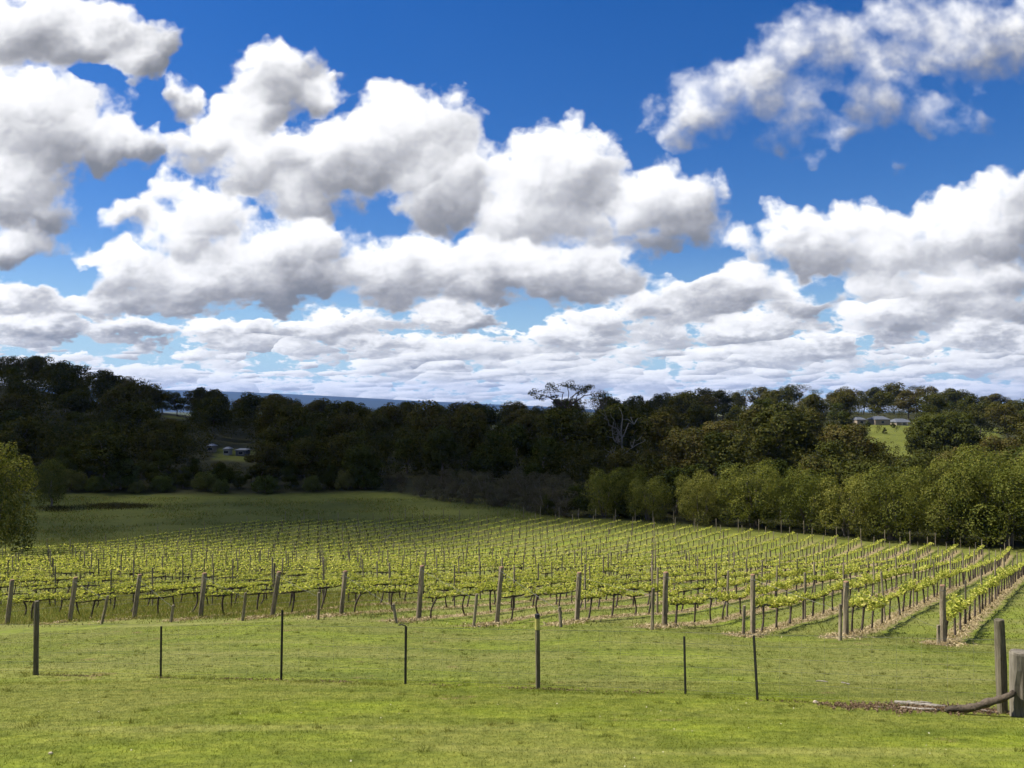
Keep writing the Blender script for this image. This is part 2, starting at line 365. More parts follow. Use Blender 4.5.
# the row of strainer posts: (pixel x, pixel y of the foot, pixel x of the top, pixel y of the top)
STRAINERS = [(10, 623, 14.5, 580), (72, 621, 77.5, 578), (136, 618, 141.5, 575), (202, 617, 206, 573), (273.5, 614.6, 280, 571), (342, 613, 346, 570),
             (419, 618, 422.5, 565), (497, 622.6, 501.5, 567), (576.5, 621, 579, 573), (663.6, 626, 665.3, 573), (751.6, 634, 751.8, 575), (843.7, 634, 844.7, 581), (940.7, 641, 940.6, 584)]
NR = len(STRAINERS)
LINE0, LINE1 = np.array((-20.3, 33.0)), np.array((13.06, 24.8)); STEP = (LINE1 - LINE0) / (NR - 1)
ROWK = 0.685; ROWL = math.hypot(ROWK, 1)
sp_D = [LINE0[1] + STEP[1] * i for i in range(NR)]
sp_X = [(p[0] - 512) / F_PX * d for p, d in zip(STRAINERS, sp_D)]
sp_fix = [-(p[1] - HORIZON) / F_PX * d - float(slope(d)) for p, d in zip(STRAINERS, sp_D)]
fix_x = pchip([-60] + sp_X + [40], [0] + sp_fix + [sp_fix[-1] * .5])
def ground(X, D):
    X = np.asarray(X, float); D = np.asarray(D, float)
    z = slope(D) + fix_x(X) * np.exp(-((D - (28.9 - .246 * (X + 3.6))) / 13.0) ** 2) * sstep(D, 15, 24)
    u = np.clip(X / np.maximum(D, 60), -1.2, 1.2); Dr = ridge_d(u)
    z = z + (ridge_z(u) + 18.4) * sstep(D, 135, Dr)
    back = sstep(D, Dr + 20, Dr + 900)
    z = z + back * (-50 - z)
    z = z + sstep(D, 2500, 9000) * (-85) + sstep(D, 9500, 14500) * (far_z(u) + 135)
    z = z + (np.sin(X * .13 + 1.7) * np.sin(D * .11) * .06 + np.sin(X * .37 + D * .23) * .025) * sstep(D, 6, 20) * (1 - sstep(D, 600, 900))
    return z
def gz(x, d): return float(ground(x, d))
def at(px, D): return (px - 512) / F_PX * D
def solve_d(px, py, lo=8, hi=30):
    for _ in range(40):
        mid = (lo + hi) / 2
        if HORIZON - F_PX * gz(at(px, mid), mid) / mid > py: lo = mid
        else: hi = mid
    return (lo + hi) / 2
tree_line = pchip([-1.2, -.628, -.26, -.162, -.088, .01, .059, .157, .23, .304, .4, .476, .63, 1.2], [150, 153, 158, 161, 148, 135, 127, 123.5, 118, 113.5, 107.5, 102.5, 97, 88])

ds = [-80, -50, -30, -18, -10, -6, -3, 0]
d = 1.5
while d < 18000:
    ds.append(d); d += max(0.55, d * 0.026) if d < 160 else max(4, d * 0.03)
ds.append(18000)
ds = np.array(ds); ss = np.linspace(-1, 1, 281)
DD, SS = np.meshgrid(ds, ss, indexing='ij'); XX = SS * (45 + 1.12 * np.maximum(DD, 0)); XX[DD < 0] = (SS * 45)[DD < 0]
ZZ = ground(XX, DD)
me = bpy.data.meshes.new('terrain'); nr, nc = DD.shape
idx = np.arange(nr * nc).reshape(nr, nc)
quads = np.stack([idx[:-1, :-1], idx[:-1, 1:], idx[1:, 1:], idx[1:, :-1]], -1).reshape(-1, 4)
me.vertices.add(nr * nc); me.vertices.foreach_set('co', np.stack([XX, DD, ZZ], -1).astype(np.float32).ravel())
me.loops.add(quads.size); me.loops.foreach_set('vertex_index', quads.ravel().astype(np.int32))
me.polygons.add(len(quads)); me.polygons.foreach_set('loop_start', np.arange(0, quads.size, 4, dtype=np.int32))
me.polygons.foreach_set('use_smooth', np.ones(len(quads), bool)); me.update(calc_edges=True)
# what grows where: vineyard block, forest floor
END = [(-120, 116), (-31, 119), (7, 121.5), (18, 117.5), (57.6, 94), (100, 68)]
end_d = lambda x: np.interp(x, [p[0] for p in END], [p[1] for p in END])
line_d = lambda x: LINE0[1] + (x - LINE0[0]) / STEP[0] * STEP[1]
C0, CS = LINE0[0] - ROWK * LINE0[1], STEP[0] - ROWK * STEP[1]
N_LEFT = 23
crow = (XX - ROWK * DD - C0) / CS
vine = ((DD > line_d(XX) - 1.2) & (DD < end_d(XX)) & (crow > -N_LEFT - .5) & (crow < NR - .35)).astype(float)
UU = XX / np.maximum(DD, 60)
forest = sstep(DD, tree_line(np.clip(UU, -1.2, 1.2)) - 2, tree_line(np.clip(UU, -1.2, 1.2)) + 4)
def clearing(x0, x1, d0, d1):
    u0, u1 = (x0 - 512) / F_PX, (x1 - 512) / F_PX
    return (UU > u0) & (UU < u1) & (DD > d0) & (DD < d1)
for c in ((163, 184, 325, 346), (216, 254, 212, 244), (866, 1002, 235, 372)): forest[clearing(*c)] = 0
for nme, arr in (('vine', vine), ('forest', forest)):
    at_ = me.attributes.new(nme, 'FLOAT', 'POINT'); at_.data.foreach_set('value', arr.astype(np.float32).ravel())

def turf(b):
    """colour of the living grass by where it grows (used by the soil sheet and by the blades)"""
    pos = b.node('ShaderNodeNewGeometry').outputs['Position']
    sep = b.node('ShaderNodeSeparateXYZ'); b.put(sep.inputs[0], pos); x, y, z = sep.outputs
    flat = b.node('ShaderNodeCombineXYZ'); b.put(flat.inputs[0], x); b.put(flat.inputs[1], y); p = flat.outputs[0]
    big = b.noise(p, .20, 4, .62); mid = b.noise(p, .9, 5, .65); fine = b.noise(p, 14, 6, .7)
    g = b.ramp(b.m('ADD', b.m('MULTIPLY', mid, .65), b.m('MULTIPLY', fine, .35)),
               [(.30, (.045, .062, .009)), (.45, (.088, .110, .015)), (.58, (.148, .168, .028)), (.75, (.26, .255, .075))])
    g = b.mix(b.m('MULTIPLY', b.rng(big, .44, .60), .9), g, (.140, .145, .040, 1))
    g = b.mix(b.m('MULTIPLY', b.rng(big, .47, .36), .9), g, (.145, .185, .018, 1))
    st = b.node('ShaderNodeMapping'); st.inputs['Scale'].default_value = (.10, .9, 1); st.inputs['Rotation'].default_value = (0, 0, R(14)); b.put(st.inputs['Vector'], p)
    streak = b.noise(st.outputs[0], 1.0, 4, .6)
    g = b.mix(b.m('MULTIPLY', b.rng(streak, .52, .68), .6), g, (.045, .070, .010, 1))
    g = b.mix(b.m('MULTIPLY', b.rng(streak, .46, .32), .45), g, (.21, .20, .075, 1))
    rough = b.rng(b.m('ADD', y, b.m('MULTIPLY_ADD', x, .30, -14.0)), -.15, .15)      # above this the grass below the fence is mown less
    g = b.mix(b.m('MULTIPLY', rough, .34), g, (.118, .135, .030, 1)); g = b.mix(b.m('MULTIPLY', b.m('SUBTRACT', 1, rough), .25), g, (.160, .190, .018, 1))
    spk = b.noise(p, 4.5, 7, .72)
    g = b.mix(1.0, g, b.ramp(spk, [(.30, (.52, .57, .5)), (.48, (.96, .97, .95)), (.68, (1.5, 1.42, 1.5))]), 'MULTIPLY')
    return p, x, y, big, mid, fine, g

def blade_mat():
    m, b = new_mat('grass_blades_mown'); g = turf(b)[-1]
    isl = b.node('ShaderNodeNewGeometry').outputs['Random Per Island']
    g = b.mix(b.rng(isl, .8, 1.0, 0, .35), b.mix(1.0, g, b.ramp(isl, [(0, (.75, .75, .75)), (1, (1.35, 1.3, 1.2))]), 'MULTIPLY'), (.42, .41, .16, 1))
    d = b.node('ShaderNodeBsdfDiffuse'); b.put(d.inputs[0], g); tr = b.node('ShaderNodeBsdfTranslucent'); b.put(tr.inputs[0], g)
    mx = b.node('ShaderNodeMixShader'); mx.inputs[0].default_value = .4; b.put(mx.inputs[1], d.outputs[0]); b.put(mx.inputs[2], tr.outputs[0]); finish(b, mx.outputs[0]); return m
M['grass'] = blade_mat()

def ground_mat():
    m, b = new_mat('ground')
    p, x, y, big, mid, fine, g = turf(b); patch = b.noise(p, .05, 3, .5)
    bare = b.m('MULTIPLY', b.rng(b.m('ADD', b.noise(p, .55, 5, .7), b.m('MULTIPLY', fine, .18)), .70, .80), .8)
    g = b.mix(bare, g, (.17, .11, .062, 1))
    # paddock beyond the vines: rougher, duller grass
    pad = b.ramp(b.m('ADD', b.m('MULTIPLY', patch, .45), b.m('MULTIPLY', b.noise(p, .45, 8, .78), .55)),
                 [(.32, (.055, .062, .012)), (.48, (.085, .098, .017)), (.62, (.125, .135, .025)), (.75, (.115, .095, .035))])
    va = b.node('ShaderNodeAttribute', attribute_name='vine').outputs['Fac']; fa = b.node('ShaderNodeAttribute', attribute_name='forest').outputs['Fac']
    col = b.mix(b.m('MULTIPLY', b.rng(y, 70, 118), b.m('SUBTRACT', 1, va)), g, pad)
    # raked straw under each vine row, thinner in the long grass to the left
    c = b.m('DIVIDE', b.m('SUBTRACT', b.m('MULTIPLY_ADD', y, -ROWK, x), C0), CS)
    dist = b.m('MULTIPLY', b.m('ABSOLUTE', b.m('SUBTRACT', b.m('FRACT', b.m('ADD', c, .5)), .5)), CS / ROWL)
    edge = b.m('MULTIPLY_ADD', b.m('SUBTRACT', b.noise(p, 1.7, 5, .7), .5), 1.0, dist)
    strip = b.m('MULTIPLY', b.rng(edge, .48, .28), va)
    strip = b.m('MULTIPLY', strip, b.rng(c, 2.0, 6.0, .25, 1.0))
    straw = b.ramp(b.noise(p, 22, 5, .75), [(.3, (.11, .08, .042)), (.5, (.22, .17, .095)), (.7, (.36, .29, .175))])
    col = b.mix(b.m('MULTIPLY', strip, .9), col, straw)
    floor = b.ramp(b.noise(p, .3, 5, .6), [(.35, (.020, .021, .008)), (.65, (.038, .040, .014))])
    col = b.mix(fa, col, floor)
    plain = b.ramp(b.noise(p, .0016, 6, .65), [(.40, (.020, .030, .012)), (.52, (.045, .055, .020)), (.60, (.15, .14, .06)), (.68, (.03, .04, .015))])
    plain = b.mix(b.rng(y, 6500, 9500), plain, (.012, .020, .016, 1))
    col = b.mix(b.rng(y, 500, 900), col, plain)
    h = b.m('ADD', b.m('MULTIPLY', fine, .5), b.m('MULTIPLY', mid, .6))
    finish(b, principled(b, col, .95, h, .55, .10, spec=.1)); return m
me.materials.append(ground_mat())
tag(link('terrain', me), kind='structure')

# ------------------------------------------------------------------ the overhead cumulus whose shade lies on the forest (a little ahead of and above the frame)
CLOUD_H = 1250.0
SHADE = [(-520, 98), (-75, 97), (-40, 94), (-18, 95), (2, 99), (16, 108), (27, 120), (50, 215), (84, 300), (150, 520), (150, 780), (-520, 780)]
def inside(x, y, poly):
    r = False; j = len(poly) - 1
    for i in range(len(poly)):
        (xi, yi), (xj, yj) = poly[i], poly[j]
        if (yi > y) != (yj > y) and x < (xj - xi) * (y - yi) / (yj - yi) + xi: r = not r
        j = i
    return r
def ico():
    import bmesh
    bm = bmesh.new(); bmesh.ops.create_icosphere(bm, subdivisions=2, radius=1)
    v = np.array([x.co[:] for x in bm.verts]); f = [[a.index for a in x.verts] for x in bm.faces]; bm.free(); return v, f
ICO_V, ICO_F = ico()
cb = MB(); shift = SUN_DIR * (CLOUD_H / SUN_DIR.z)
gy = 90
k = 0
while gy < 790:
    gx = -520 + (k % 2) * 12
    while gx < 170:
        x, y = gx + rnd.uniform(-5, 5), gy + rnd.uniform(-5, 5)
        ok = all(inside(x + dx, y + dy, SHADE) for dx, dy in ((8, 0), (-8, 0), (0, 10), (0, -10)))
        if ok:
            r = rnd.uniform(14, 19)
            V = ICO_V * r * (1 + .10 * np.sin(ICO_V * 4 + x)) * (1, 1, .8)
            cb.add(V + np.array((x + shift.x, y + shift.y, CLOUD_H - 17 + rnd.uniform(0, 14))), ICO_F)
        gx += 24
    gy += 21; k += 1
m, b = new_mat('cloud_white'); dn = b.node('ShaderNodeBsdfDiffuse'); dn.inputs[0].default_value = (.85, .85, .87, 1); tp = b.node('ShaderNodeBsdfTransparent'); mx = b.node('ShaderNodeMixShader'); mx.inputs[0].default_value = .48
b.put(mx.inputs[1], tp.outputs[0]); b.put(mx.inputs[2], dn.outputs[0]); finish(b, mx.outputs[0])
tag(link('cloud', cb.mesh('cloud', m, True)), 'large white cumulus cloud overhead shading the dark forest', kind='structure')

# ================================================================== leaves and trees
def leaf_quads(c, n, size, aspect=1.0, r=None):
    """diamond leaves: centres, normals, sizes -> (4n, 3) vertices"""
    r = r or rng
    c = np.asarray(c); N = len(c); n = n / np.maximum(np.linalg.norm(n, axis=1, keepdims=True), 1e-6)
    a = np.cross(n, r.normal(size=(N, 3))); a /= np.maximum(np.linalg.norm(a, axis=1, keepdims=True), 1e-6); bb = np.cross(n, a)
    s = (np.broadcast_to(np.asarray(size, float), (N,)) * r.uniform(.65, 1.35, N))[:, None]
    bend = n * s * r.uniform(-.25, .25, (N, 1))
    V = np.stack([c + a * s * .5, c + bb * s * .5 * aspect + bend, c - a * s * .5, c - bb * s * .5 * aspect + bend], 1)
    return V.reshape(-1, 3)

def lump_points(lumps, per_area, r, shell=(.66, 1.05), noise=.22):
    C, Nn = [], []
    for (cx, cy, cz, rx, ry, rz) in lumps:
        n = max(12, int(per_area * (rx * ry + ry * rz + rx * rz) / 3 * 4))
        d = r.normal(size=(n, 3)); d /= np.linalg.norm(d, axis=1, keepdims=True)
        k = d @ r.normal(size=(3, 5)) * 2.6
        rad = r.uniform(shell[0], shell[1], n) ** .6 * (1 + noise * np.sin(k * 2 + r.uniform(0, 6, 5)).mean(1) * 1.6)
        C.append(d * rad[:, None] * (rx, ry, rz) + (cx, cy, cz)); Nn.append(d / (rx, ry, rz) * rx + r.normal(size=(n, 3)) * .38 + (0, 0, .2))
    return np.concatenate(C), np.concatenate(Nn)

def make_tree(kind, seed):
    """unit-height tree -> (trunk mesh, crown mesh)"""
    r = np.random.default_rng(seed); tb = MB(); lumps = []; leaf = .030; dens = 700; mat = M['leaf_gum']; bark = M['bark']
    U = lambda a, c: float(r.uniform(a, c))
    def limb(p0, p1, r0, r1, sag=.03, n=4):
        p0, p1 = np.array(p0), np.array(p1); pts = []
        for i in range(n + 1):
            t = i / n; p = p0 + (p1 - p0) * t; p = p + r.normal(size=3) * sag * math.sin(math.pi * t) + (0, 0, sag * .8 * math.sin(math.pi * t)); pts.append(tuple(p))
        tb.tube(pts, [r0 + (r1 - r0) * i / n for i in range(n + 1)], 5, False)
        return pts
    if kind in ('gum', 'gum_thin'):
        lean = r.normal(size=2) * .04; fork = U(.38, .55)
        stem = limb((0, 0, -.04), (lean[0], lean[1], fork), .020, .014, .02)
        nl = 11 if kind == 'gum' else 8
        for i in range(nl):
            a = i * 2.4 + U(-.5, .5); z = U(.55, .93) if i else .93; q = U(.35, 1.0) * .30 * math.sqrt(max(.02, 1 - ((z - .52) / .47) ** 2)) * 1.1
            c = (lean[0] + math.cos(a) * q, lean[1] + math.sin(a) * q, z)
            s = U(.10, .15) if kind == 'gum' else U(.07, .10)
            lumps.append((*c, s * 1.12, s * 1.12, s * .98)); limb(stem[-1], (c[0], c[1], c[2] - s * .3), .010, .004)
        if kind == 'gum':
            for i in range(8):
                a = i * 2.4; q = U(.05, .22); lumps.append((math.cos(a) * q, math.sin(a) * q, U(.30, .68), .13, .13, .11))
        leaf = .034 if kind == 'gum' else .026; dens = 3600 if kind == 'gum' else 2200
    elif kind == 'bush':
        mat = M['leaf_bush']
        for i in range(15):
            a = i * 2.4 + U(-.4, .4); z = U(.16, .86); q = U(.10, .34) * math.sqrt(max(.05, 1 - (z - .3) ** 2 * 1.9)); s = U(.13, .19)
            lumps.append((math.cos(a) * q, math.sin(a) * q, z, s, s, s * .85))
        lumps.append((0, 0, .88, .14, .14, .11)); limb((0, 0, -.04), (0, 0, .6), .03, .015)
        leaf = .034; dens = 3600
    elif kind == 'shrub':
        mat = M['leaf_shrub']
        for i in range(16):
            a = i * 2.4 + U(-.3, .3); z = .14 + .66 * (i / 15); q = .52 * math.sqrt(max(.03, 1 - (z / .92) ** 2)) * U(.8, 1.05); s = U(.15, .2)
            lumps.append((math.cos(a) * q, math.sin(a) * q, z, s, s, s * .9))
        lumps.append((0, 0, .4, .38, .38, .36)); limb((0, 0, -.04), (0, 0, .5), .03, .015); leaf = .036; dens = 3600
    elif kind == 'round':
        mat = M['leaf_bush']
        for i in range(34):
            a = i * 2.4; z = .10 + .80 * (i / 33) ** .8; q = .62 * math.sqrt(max(0.02, 1 - ((z - .18) / .80) ** 2)) * U(.75, 1.0); s = U(.12, .19)
            lumps.append((math.cos(a) * q, math.sin(a) * q, z, s * 1.1, s * 1.1, s * .8))
        lumps.append((0, 0, .5, .4, .4, .35)); limb((0, 0, -.04), (0, 0, .6), .05, .02)
        leaf = .034; dens = 5500
    elif kind == 'wattle':
        mat = M['leaf_wattle']
        for i in range(4):
            a = i * 1.6 + U(-.4, .4); limb((math.cos(a) * .03, math.sin(a) * .03, -.03), (math.cos(a) * U(.08, .2), math.sin(a) * U(.08, .2), U(.5, .7)), .016, .008, .03)
        for i in range(19):
            a = i * 2.4 + U(-.3, .3); z = .05 + .83 * ((i + .5) / 19) ** .8; q = .40 * math.sqrt(max(.03, 1 - ((z - .45) / .56) ** 2)) * U(.7, 1.05); s = U(.13, .19)
            lumps.append((math.cos(a) * q, math.sin(a) * q, z, s, s, s * 1.05))
        lumps.append((0, 0, .45, .22, .22, .36)); leaf = .018; dens = 7500
    elif kind == 'pale':
        mat = M['leaf_pale']
        limb((0, 0, -.03), (.03, 0, .55), .028, .015)
        for i in range(26):
            a = i * 2.4 + U(-.3, .3); z = .16 + .76 * ((i + .5) / 26); q = .33 * math.sqrt(max(.03, 1 - ((z - .42) / .60) ** 2)) * U(.6, 1.05); s = U(.09, .15)
            lumps.append((math.cos(a) * q, math.sin(a) * q, z, s, s, s * .95))
        leaf = .018; dens = 9000; lumps.append((0, 0, .5, .22, .22, .34))
    elif kind == 'scrub':
        mat = M['leaf_scrub']
        for i in range(14):
            a = i * 2.4; z = U(.12, .85); q = U(.1, .5) * math.sqrt(max(.05, 1 - (z - .2) ** 2 * 1.6)); s = U(.14, .2)
            lumps.append((math.cos(a) * q, math.sin(a) * q, z, s, s, s * .85))
        for i in range(9):
            a = i * .7; limb((0, 0, -.03), (math.cos(a) * .4, math.sin(a) * .4, U(.5, .9)), .012, .004)
        leaf = .026; dens = 3000
    elif kind == 'skyline':
        stem = limb((0, 0, -.03), (.02, .0, .52), .018, .013, .015)
        heads = []
        for i in range(9):
            a = i * .7 + U(-.2, .2); x = -.62 + 1.24 * i / 8 + U(-.05, .05); z = .93 - .30 * abs(x) + U(-.07, .05)
            l = limb(stem[-1], (x, U(-.28, .28), z), .011, .004, .05, 5); heads.append(l[-1]); heads.append(l[-2])
        for h in heads:
            for j in range(3):
                s = U(.035, .065); lumps.append((h[0] + U(-.08, .08), h[1] + U(-.08, .08), h[2] + U(-.03, .06), s * 1.4, s * 1.4, s * .7))
        leaf = .022; dens = 2800; bark = M['bark_vine']
    elif kind == 'dead':
        stem = limb((0, 0, -.03), (.03, .02, .62), .013, .008, .02, 6)
        for i in range(11):
            p = stem[2 + i % 5]; a = U(0, 6.28); L = U(.18, .42)
            e = (p[0] + math.cos(a) * L * .75, p[1] + math.sin(a) * L * .4, p[2] + L * U(.35, .9)); l = limb(p, e, .006, .002, .03, 5)
            for j in range(2): limb(l[3], (l[3][0] + U(-.12, .12), l[3][1] + U(-.1, .1), l[3][2] + U(.05, .16)), .005, .002, .02, 3)
        limb(stem[-1], (.0, .03, 1.0), .008, .002, .02, 5); limb(stem[-1], (-.1, .0, .93), .006, .002, .02, 5)
        return tb.mesh('trunk', M['bark_dead'], True), None
    c, n = lump_points(lumps, dens, r)
    keep = c[:, 2] > .02; c, n = c[keep], n[keep]
    return tb.mesh('trunk', bark, True), poly_mesh('crown', leaf_quads(c, n, leaf, .8, r), 4, mat)

KINDS = {}
for kind, cnt in (('gum', 5), ('gum_thin', 3), ('bush', 4), ('shrub', 3), ('round', 2), ('wattle', 4), ('pale', 1), ('scrub', 3), ('skyline', 1), ('dead', 1)):
    KINDS[kind] = [make_tree(kind, 100 * len(KINDS) + i) for i in range(cnt)]
TREE_NAME = dict(gum='gum_tree', gum_thin='gum_tree', bush='bushy_tree', shrub='rounded_shrub', round='spreading_tree', wattle='wattle_tree', pale='pale_tree', scrub='scrub_bush', skyline='gum_tree', dead='dead_tree')

def plant(kind, x, d, h, label, cat='tree', group=None, wide=1.0, var=None, rz=None, name=None):
    t, c = KINDS[kind][rnd.randrange(len(KINDS[kind])) if var is None else var]
    o = thing(name or TREE_NAME[kind], label, cat, (x, d, gz(x, d)), (0, 0, rnd.uniform(0, 6.28) if rz is None else rz), group, (h * wide, h * wide, h))
    link('trunk', t, o)
    if c: link('crown', c, o)
    return o
def height_for(top_y, x, d): return (HORIZON - top_y) / F_PX * d - gz(x, d)

# --- the lit row at the right edge of the vines: (pixel x, top y, extra distance)
ROW = [(548, 493, 2), (578, 484, 4), (604, 466, 4), (648, 477, 3), (700, 468, 4), (752, 461, 4), (806, 466, 4), (846, 470, 3), (890, 459, 4), (948, 456, 4), (1003, 447, 4), (1058, 446, 4),
       (628, 468, 12), (676, 468, 13), (727, 463, 14), (780, 461, 14), (826, 463, 15), (868, 462, 14), (920, 455, 15), (975, 451, 15), (1032, 446, 16)]
ROW.sort()
for i, (px, ty, ex) in enumerate(ROW):
    u = (px - 512) / F_PX; d = float(tree_line(u)) + ex; x = u * d; h = height_for(ty, x, d)
    plant(('wattle' if ex < 8 or rnd.random() < .25 else 'bush') if px > 590 else 'bush', x, d, h * (rnd.uniform(.88, 1.03) if ex < 8 else 1.04), f'{"olive green wattle" if px > 590 else "dark low tree"} at the far edge of the vineyard, {nth(i + 1)} from left in its row', group='trees along the far edge of the vines', wide=rnd.uniform(.98, 1.2) if px > 590 else 1.2)
# --- dark shrubs along the left paddock
SHR = [(80, 452, 22, 'bush', 1.3), (110, 442, 30, 'bush', 1.2), (150, 452, 24, 'bush', 1.3), (196, 458, 20, 'bush', 1.2), (228, 466, 18, 'bush', 1.4), (252, 466, 20, 'bush', 1.3), (274, 450, 24, 'bush', 1.3), (300, 444, 30, 'bush', 1.3), (330, 448, 24, 'bush', 1.2), (360, 446, 26, 'bush', 1.3), (172, 468, 14, 'bush', 1.4), (214, 470, 14, 'bush', 1.4), (130, 466, 13, 'bush', 1.2), (72, 468, 5, 'bush', 1.2), (98, 474, 4, 'bush', 1.1), (121, 456, 7, 'bush', 1.0), (138, 480, 3, 'bush', 1.2), (162, 474, 5, 'bush', 1.2), (184, 466, 9, 'bush', 1.1), (206, 470, 6, 'bush', 1.1), (222, 478, 3, 'bush', .9), (240, 470, 9, 'bush', 1.0),
       (266, 474, 3, 'bush', 1.3), (290, 466, 8, 'bush', 1.0), (312, 474, 4, 'bush', .9), (330, 464, 8, 'bush', 1.0), (346, 468, 5, 'bush', .8), (366, 464, 6, 'bush', 1.0)]
SHR.sort()
for i, (px, ty, ex, kd, w) in enumerate(SHR):
    u = (px - 512) / F_PX; d = float(tree_line(u)) + ex; x = u * d
    plant('shrub' if ex < 8 else kd, x, d, height_for(ty, x, d), f'dark rounded shrub behind the shaded paddock, {nth(i + 1)} from left along its edge', 'shrub', 'shrubs edging the shaded paddock', w, name='rounded_shrub')
# --- grey leafless scrub behind the middle of the vines
k = 0; pts = []
for px in range(388, 575, 17):
    for ex, ty in ((2, 482), (12, 472), (22, 468)):
        pts.append((px + rnd.uniform(-6, 6), ty + rnd.uniform(-4, 4) + (px - 388) * .01, ex))
pts.sort()
for i, (px, ty, ex) in enumerate(pts):
    u = (px - 512) / F_PX; d = float(tree_line(u)) + ex; x = u * d
    plant('scrub', x, d, height_for(ty, x, d), f'grey brown twiggy bush in the scrub behind the vines, {nth(i + 1)} from left', 'bush', 'grey scrub behind the vines')
# --- single trees
x, d = at(-2, 88), 88.0
plant('pale', x, d, height_for(440, x, d), 'sunlit yellow green tree at the left edge beside the vines', 'tree', wide=.86, rz=.6)
x, d = at(52, 140), 140.0
plant('pale', x, d, height_for(458, x, d), 'small pale leaved tree just right of the sunlit left tree', 'tree', wide=.8, rz=2)
x, d = at(566, 300), 300.0
plant('skyline', x, d, height_for(379, x, d), 'tall sparse gum standing above the forest skyline, sky between its branches', 'tree', wide=.92, rz=.2, var=0)
x, d = at(601, 310), 310.0
plant('gum_thin', x, d, height_for(391, x, d), 'small thin gum on the skyline right of the tall sparse gum', 'tree')
x, d = at(148, 345), 345.0
plant('gum_thin', x, d, height_for(378, x, d), 'thin open gum on the left ridge where the far plain begins', 'tree')
x, d = at(620, 166), 166.0
plant('dead', x, d, height_for(407, x, d), 'bare white dead tree in front of the dark forest', 'tree', wide=1.25, rz=.3)
x, d = at(943, 222), 222.0
for px, by, ty, lab in ((868, 427, 420, 'left'), (893, 428, 421.5, 'middle'), (884, 434, 427, 'right')):
    dd = solve_d(px, by, 120, 380); plant('bush', at(px, dd), dd, height_for(ty, at(px, dd), dd), f'small dark garden tree below the grey roofs, {lab} of three', 'tree')
x, d = at(943, 222), 222.0
plant('round', x, d, height_for(411, x, d), 'broad dome shaped dark tree below the grey roofed houses', 'tree', wide=1.02)
# --- the forest, planted in belts up the slopes; some windows are left open on clearings
WIN = [(164, 183, 411, 419, 348), (222, 250, 445, 461, 262), (858, 912, 412, 423, 352), (884, 904, 421, 440, 300), (976, 996, 430, 437, 300), (908, 978, 415, 450, 222), (600, 644, 409, 450, 166)]
def fit_windows(px, hw, by, ty, d, h):
    """a tree in front of a clearing is low enough to see the clearing over it"""
    for w in WIN:
        if px + hw > w[0] and px - hw < w[1] and by > w[2] and ty < w[3] and d < w[4] + 4:
            h = min(h, h * (by - w[3] - 1) / (by - ty)) if by > w[3] + 1 else 0
    return h
def skyline(px): return float(np.interp(px, [0, 60, 104, 160, 185, 215, 240, 270, 300, 345, 380, 435, 470, 520, 560, 640, 700, 760, 900, 960, 1024], [352, 362, 371, 387, 389, 388, 394, 393, 401, 401, 405, 401, 405, 403, 400, 396, 390, 387, 385, 390, 397]))
BELTS = [(9, 9.5), (22, 9), (38, 10), (58, 11), (82, 12), (110, 13), (142, 14), (178, 15), (214, 15), (250, 16), (290, 17)]
forest_fill = []
n_tree = 0
for bi, (off, sp) in enumerate(BELTS):
    u = -.72; line = []
    while u < .72:
        d = float(tree_line(u)) + off + rnd.uniform(-5, 5)
        Dr = float(ridge_d(u)) + 25
        step = sp * 1.12 / d * rnd.uniform(.75, 1.25)
        if d < Dr and not (-.16 < u < .09 and bi < 2):
            line.append((u, d))
        u += step
    # one more row just behind the crest closes the skyline
    k = 0
    for u, d in line:
        x = u * d; g = gz(x, d)
        kind = 'bush' if rnd.random() < (.65 if bi < 3 else .25) else 'gum'
        h = rnd.uniform(8.5, 13) if kind == 'bush' else rnd.uniform(11, 16.5)
        if bi < 2: h *= .72
        px = 512 + F_PX * u; hw = F_PX * h * .30 / d; ty = HORIZON - F_PX * (g + h) / d; by = HORIZON - F_PX * g / d
        # skyline heights follow the ridge: keep the gap to the far plain open
        cap = skyline(px)
        if ty < cap: h *= max(.45, (by - cap) / max(1, by - ty)); ty = by - F_PX * h / d
        h = fit_windows(px, hw, by, ty, d, h)
        if h < 3.5: continue
        k += 1; n_tree += 1
        where = 'left hillside' if px < 190 else 'middle of the valley' if px < 600 else 'right hillside'
        desc = {'bush': 'dense dark green tree', 'gum': 'dark olive gum tree'}[kind]
        plant(kind, x, d, h, f'{desc}, {nth(k)} from left in the {nth(bi + 1)} belt up the forest slope', 'tree', 'trees of the forest beyond the vineyard', rnd.uniform(.95, 1.3))
# ridge-top line of gums
u = -.70; k = 0
while u < .70:
    d = float(ridge_d(u)) + rnd.uniform(-8, 12); x = u * d; px = 512 + F_PX * u
    cap = skyline(px) + rnd.uniform(-2, 6)
    h = height_for(cap, x, d)
    if h > 5:
        k += 1; n_tree += 1
        plant('gum' if rnd.random() < .7 else 'gum_thin', x, d, h, f'gum tree on the forest skyline, {nth(k)} from the left end of the ridge', 'tree', 'gums along the skyline', 1.3)
    u += 8 / d * rnd.uniform(.7, 1.3)
print('forest trees', n_tree)
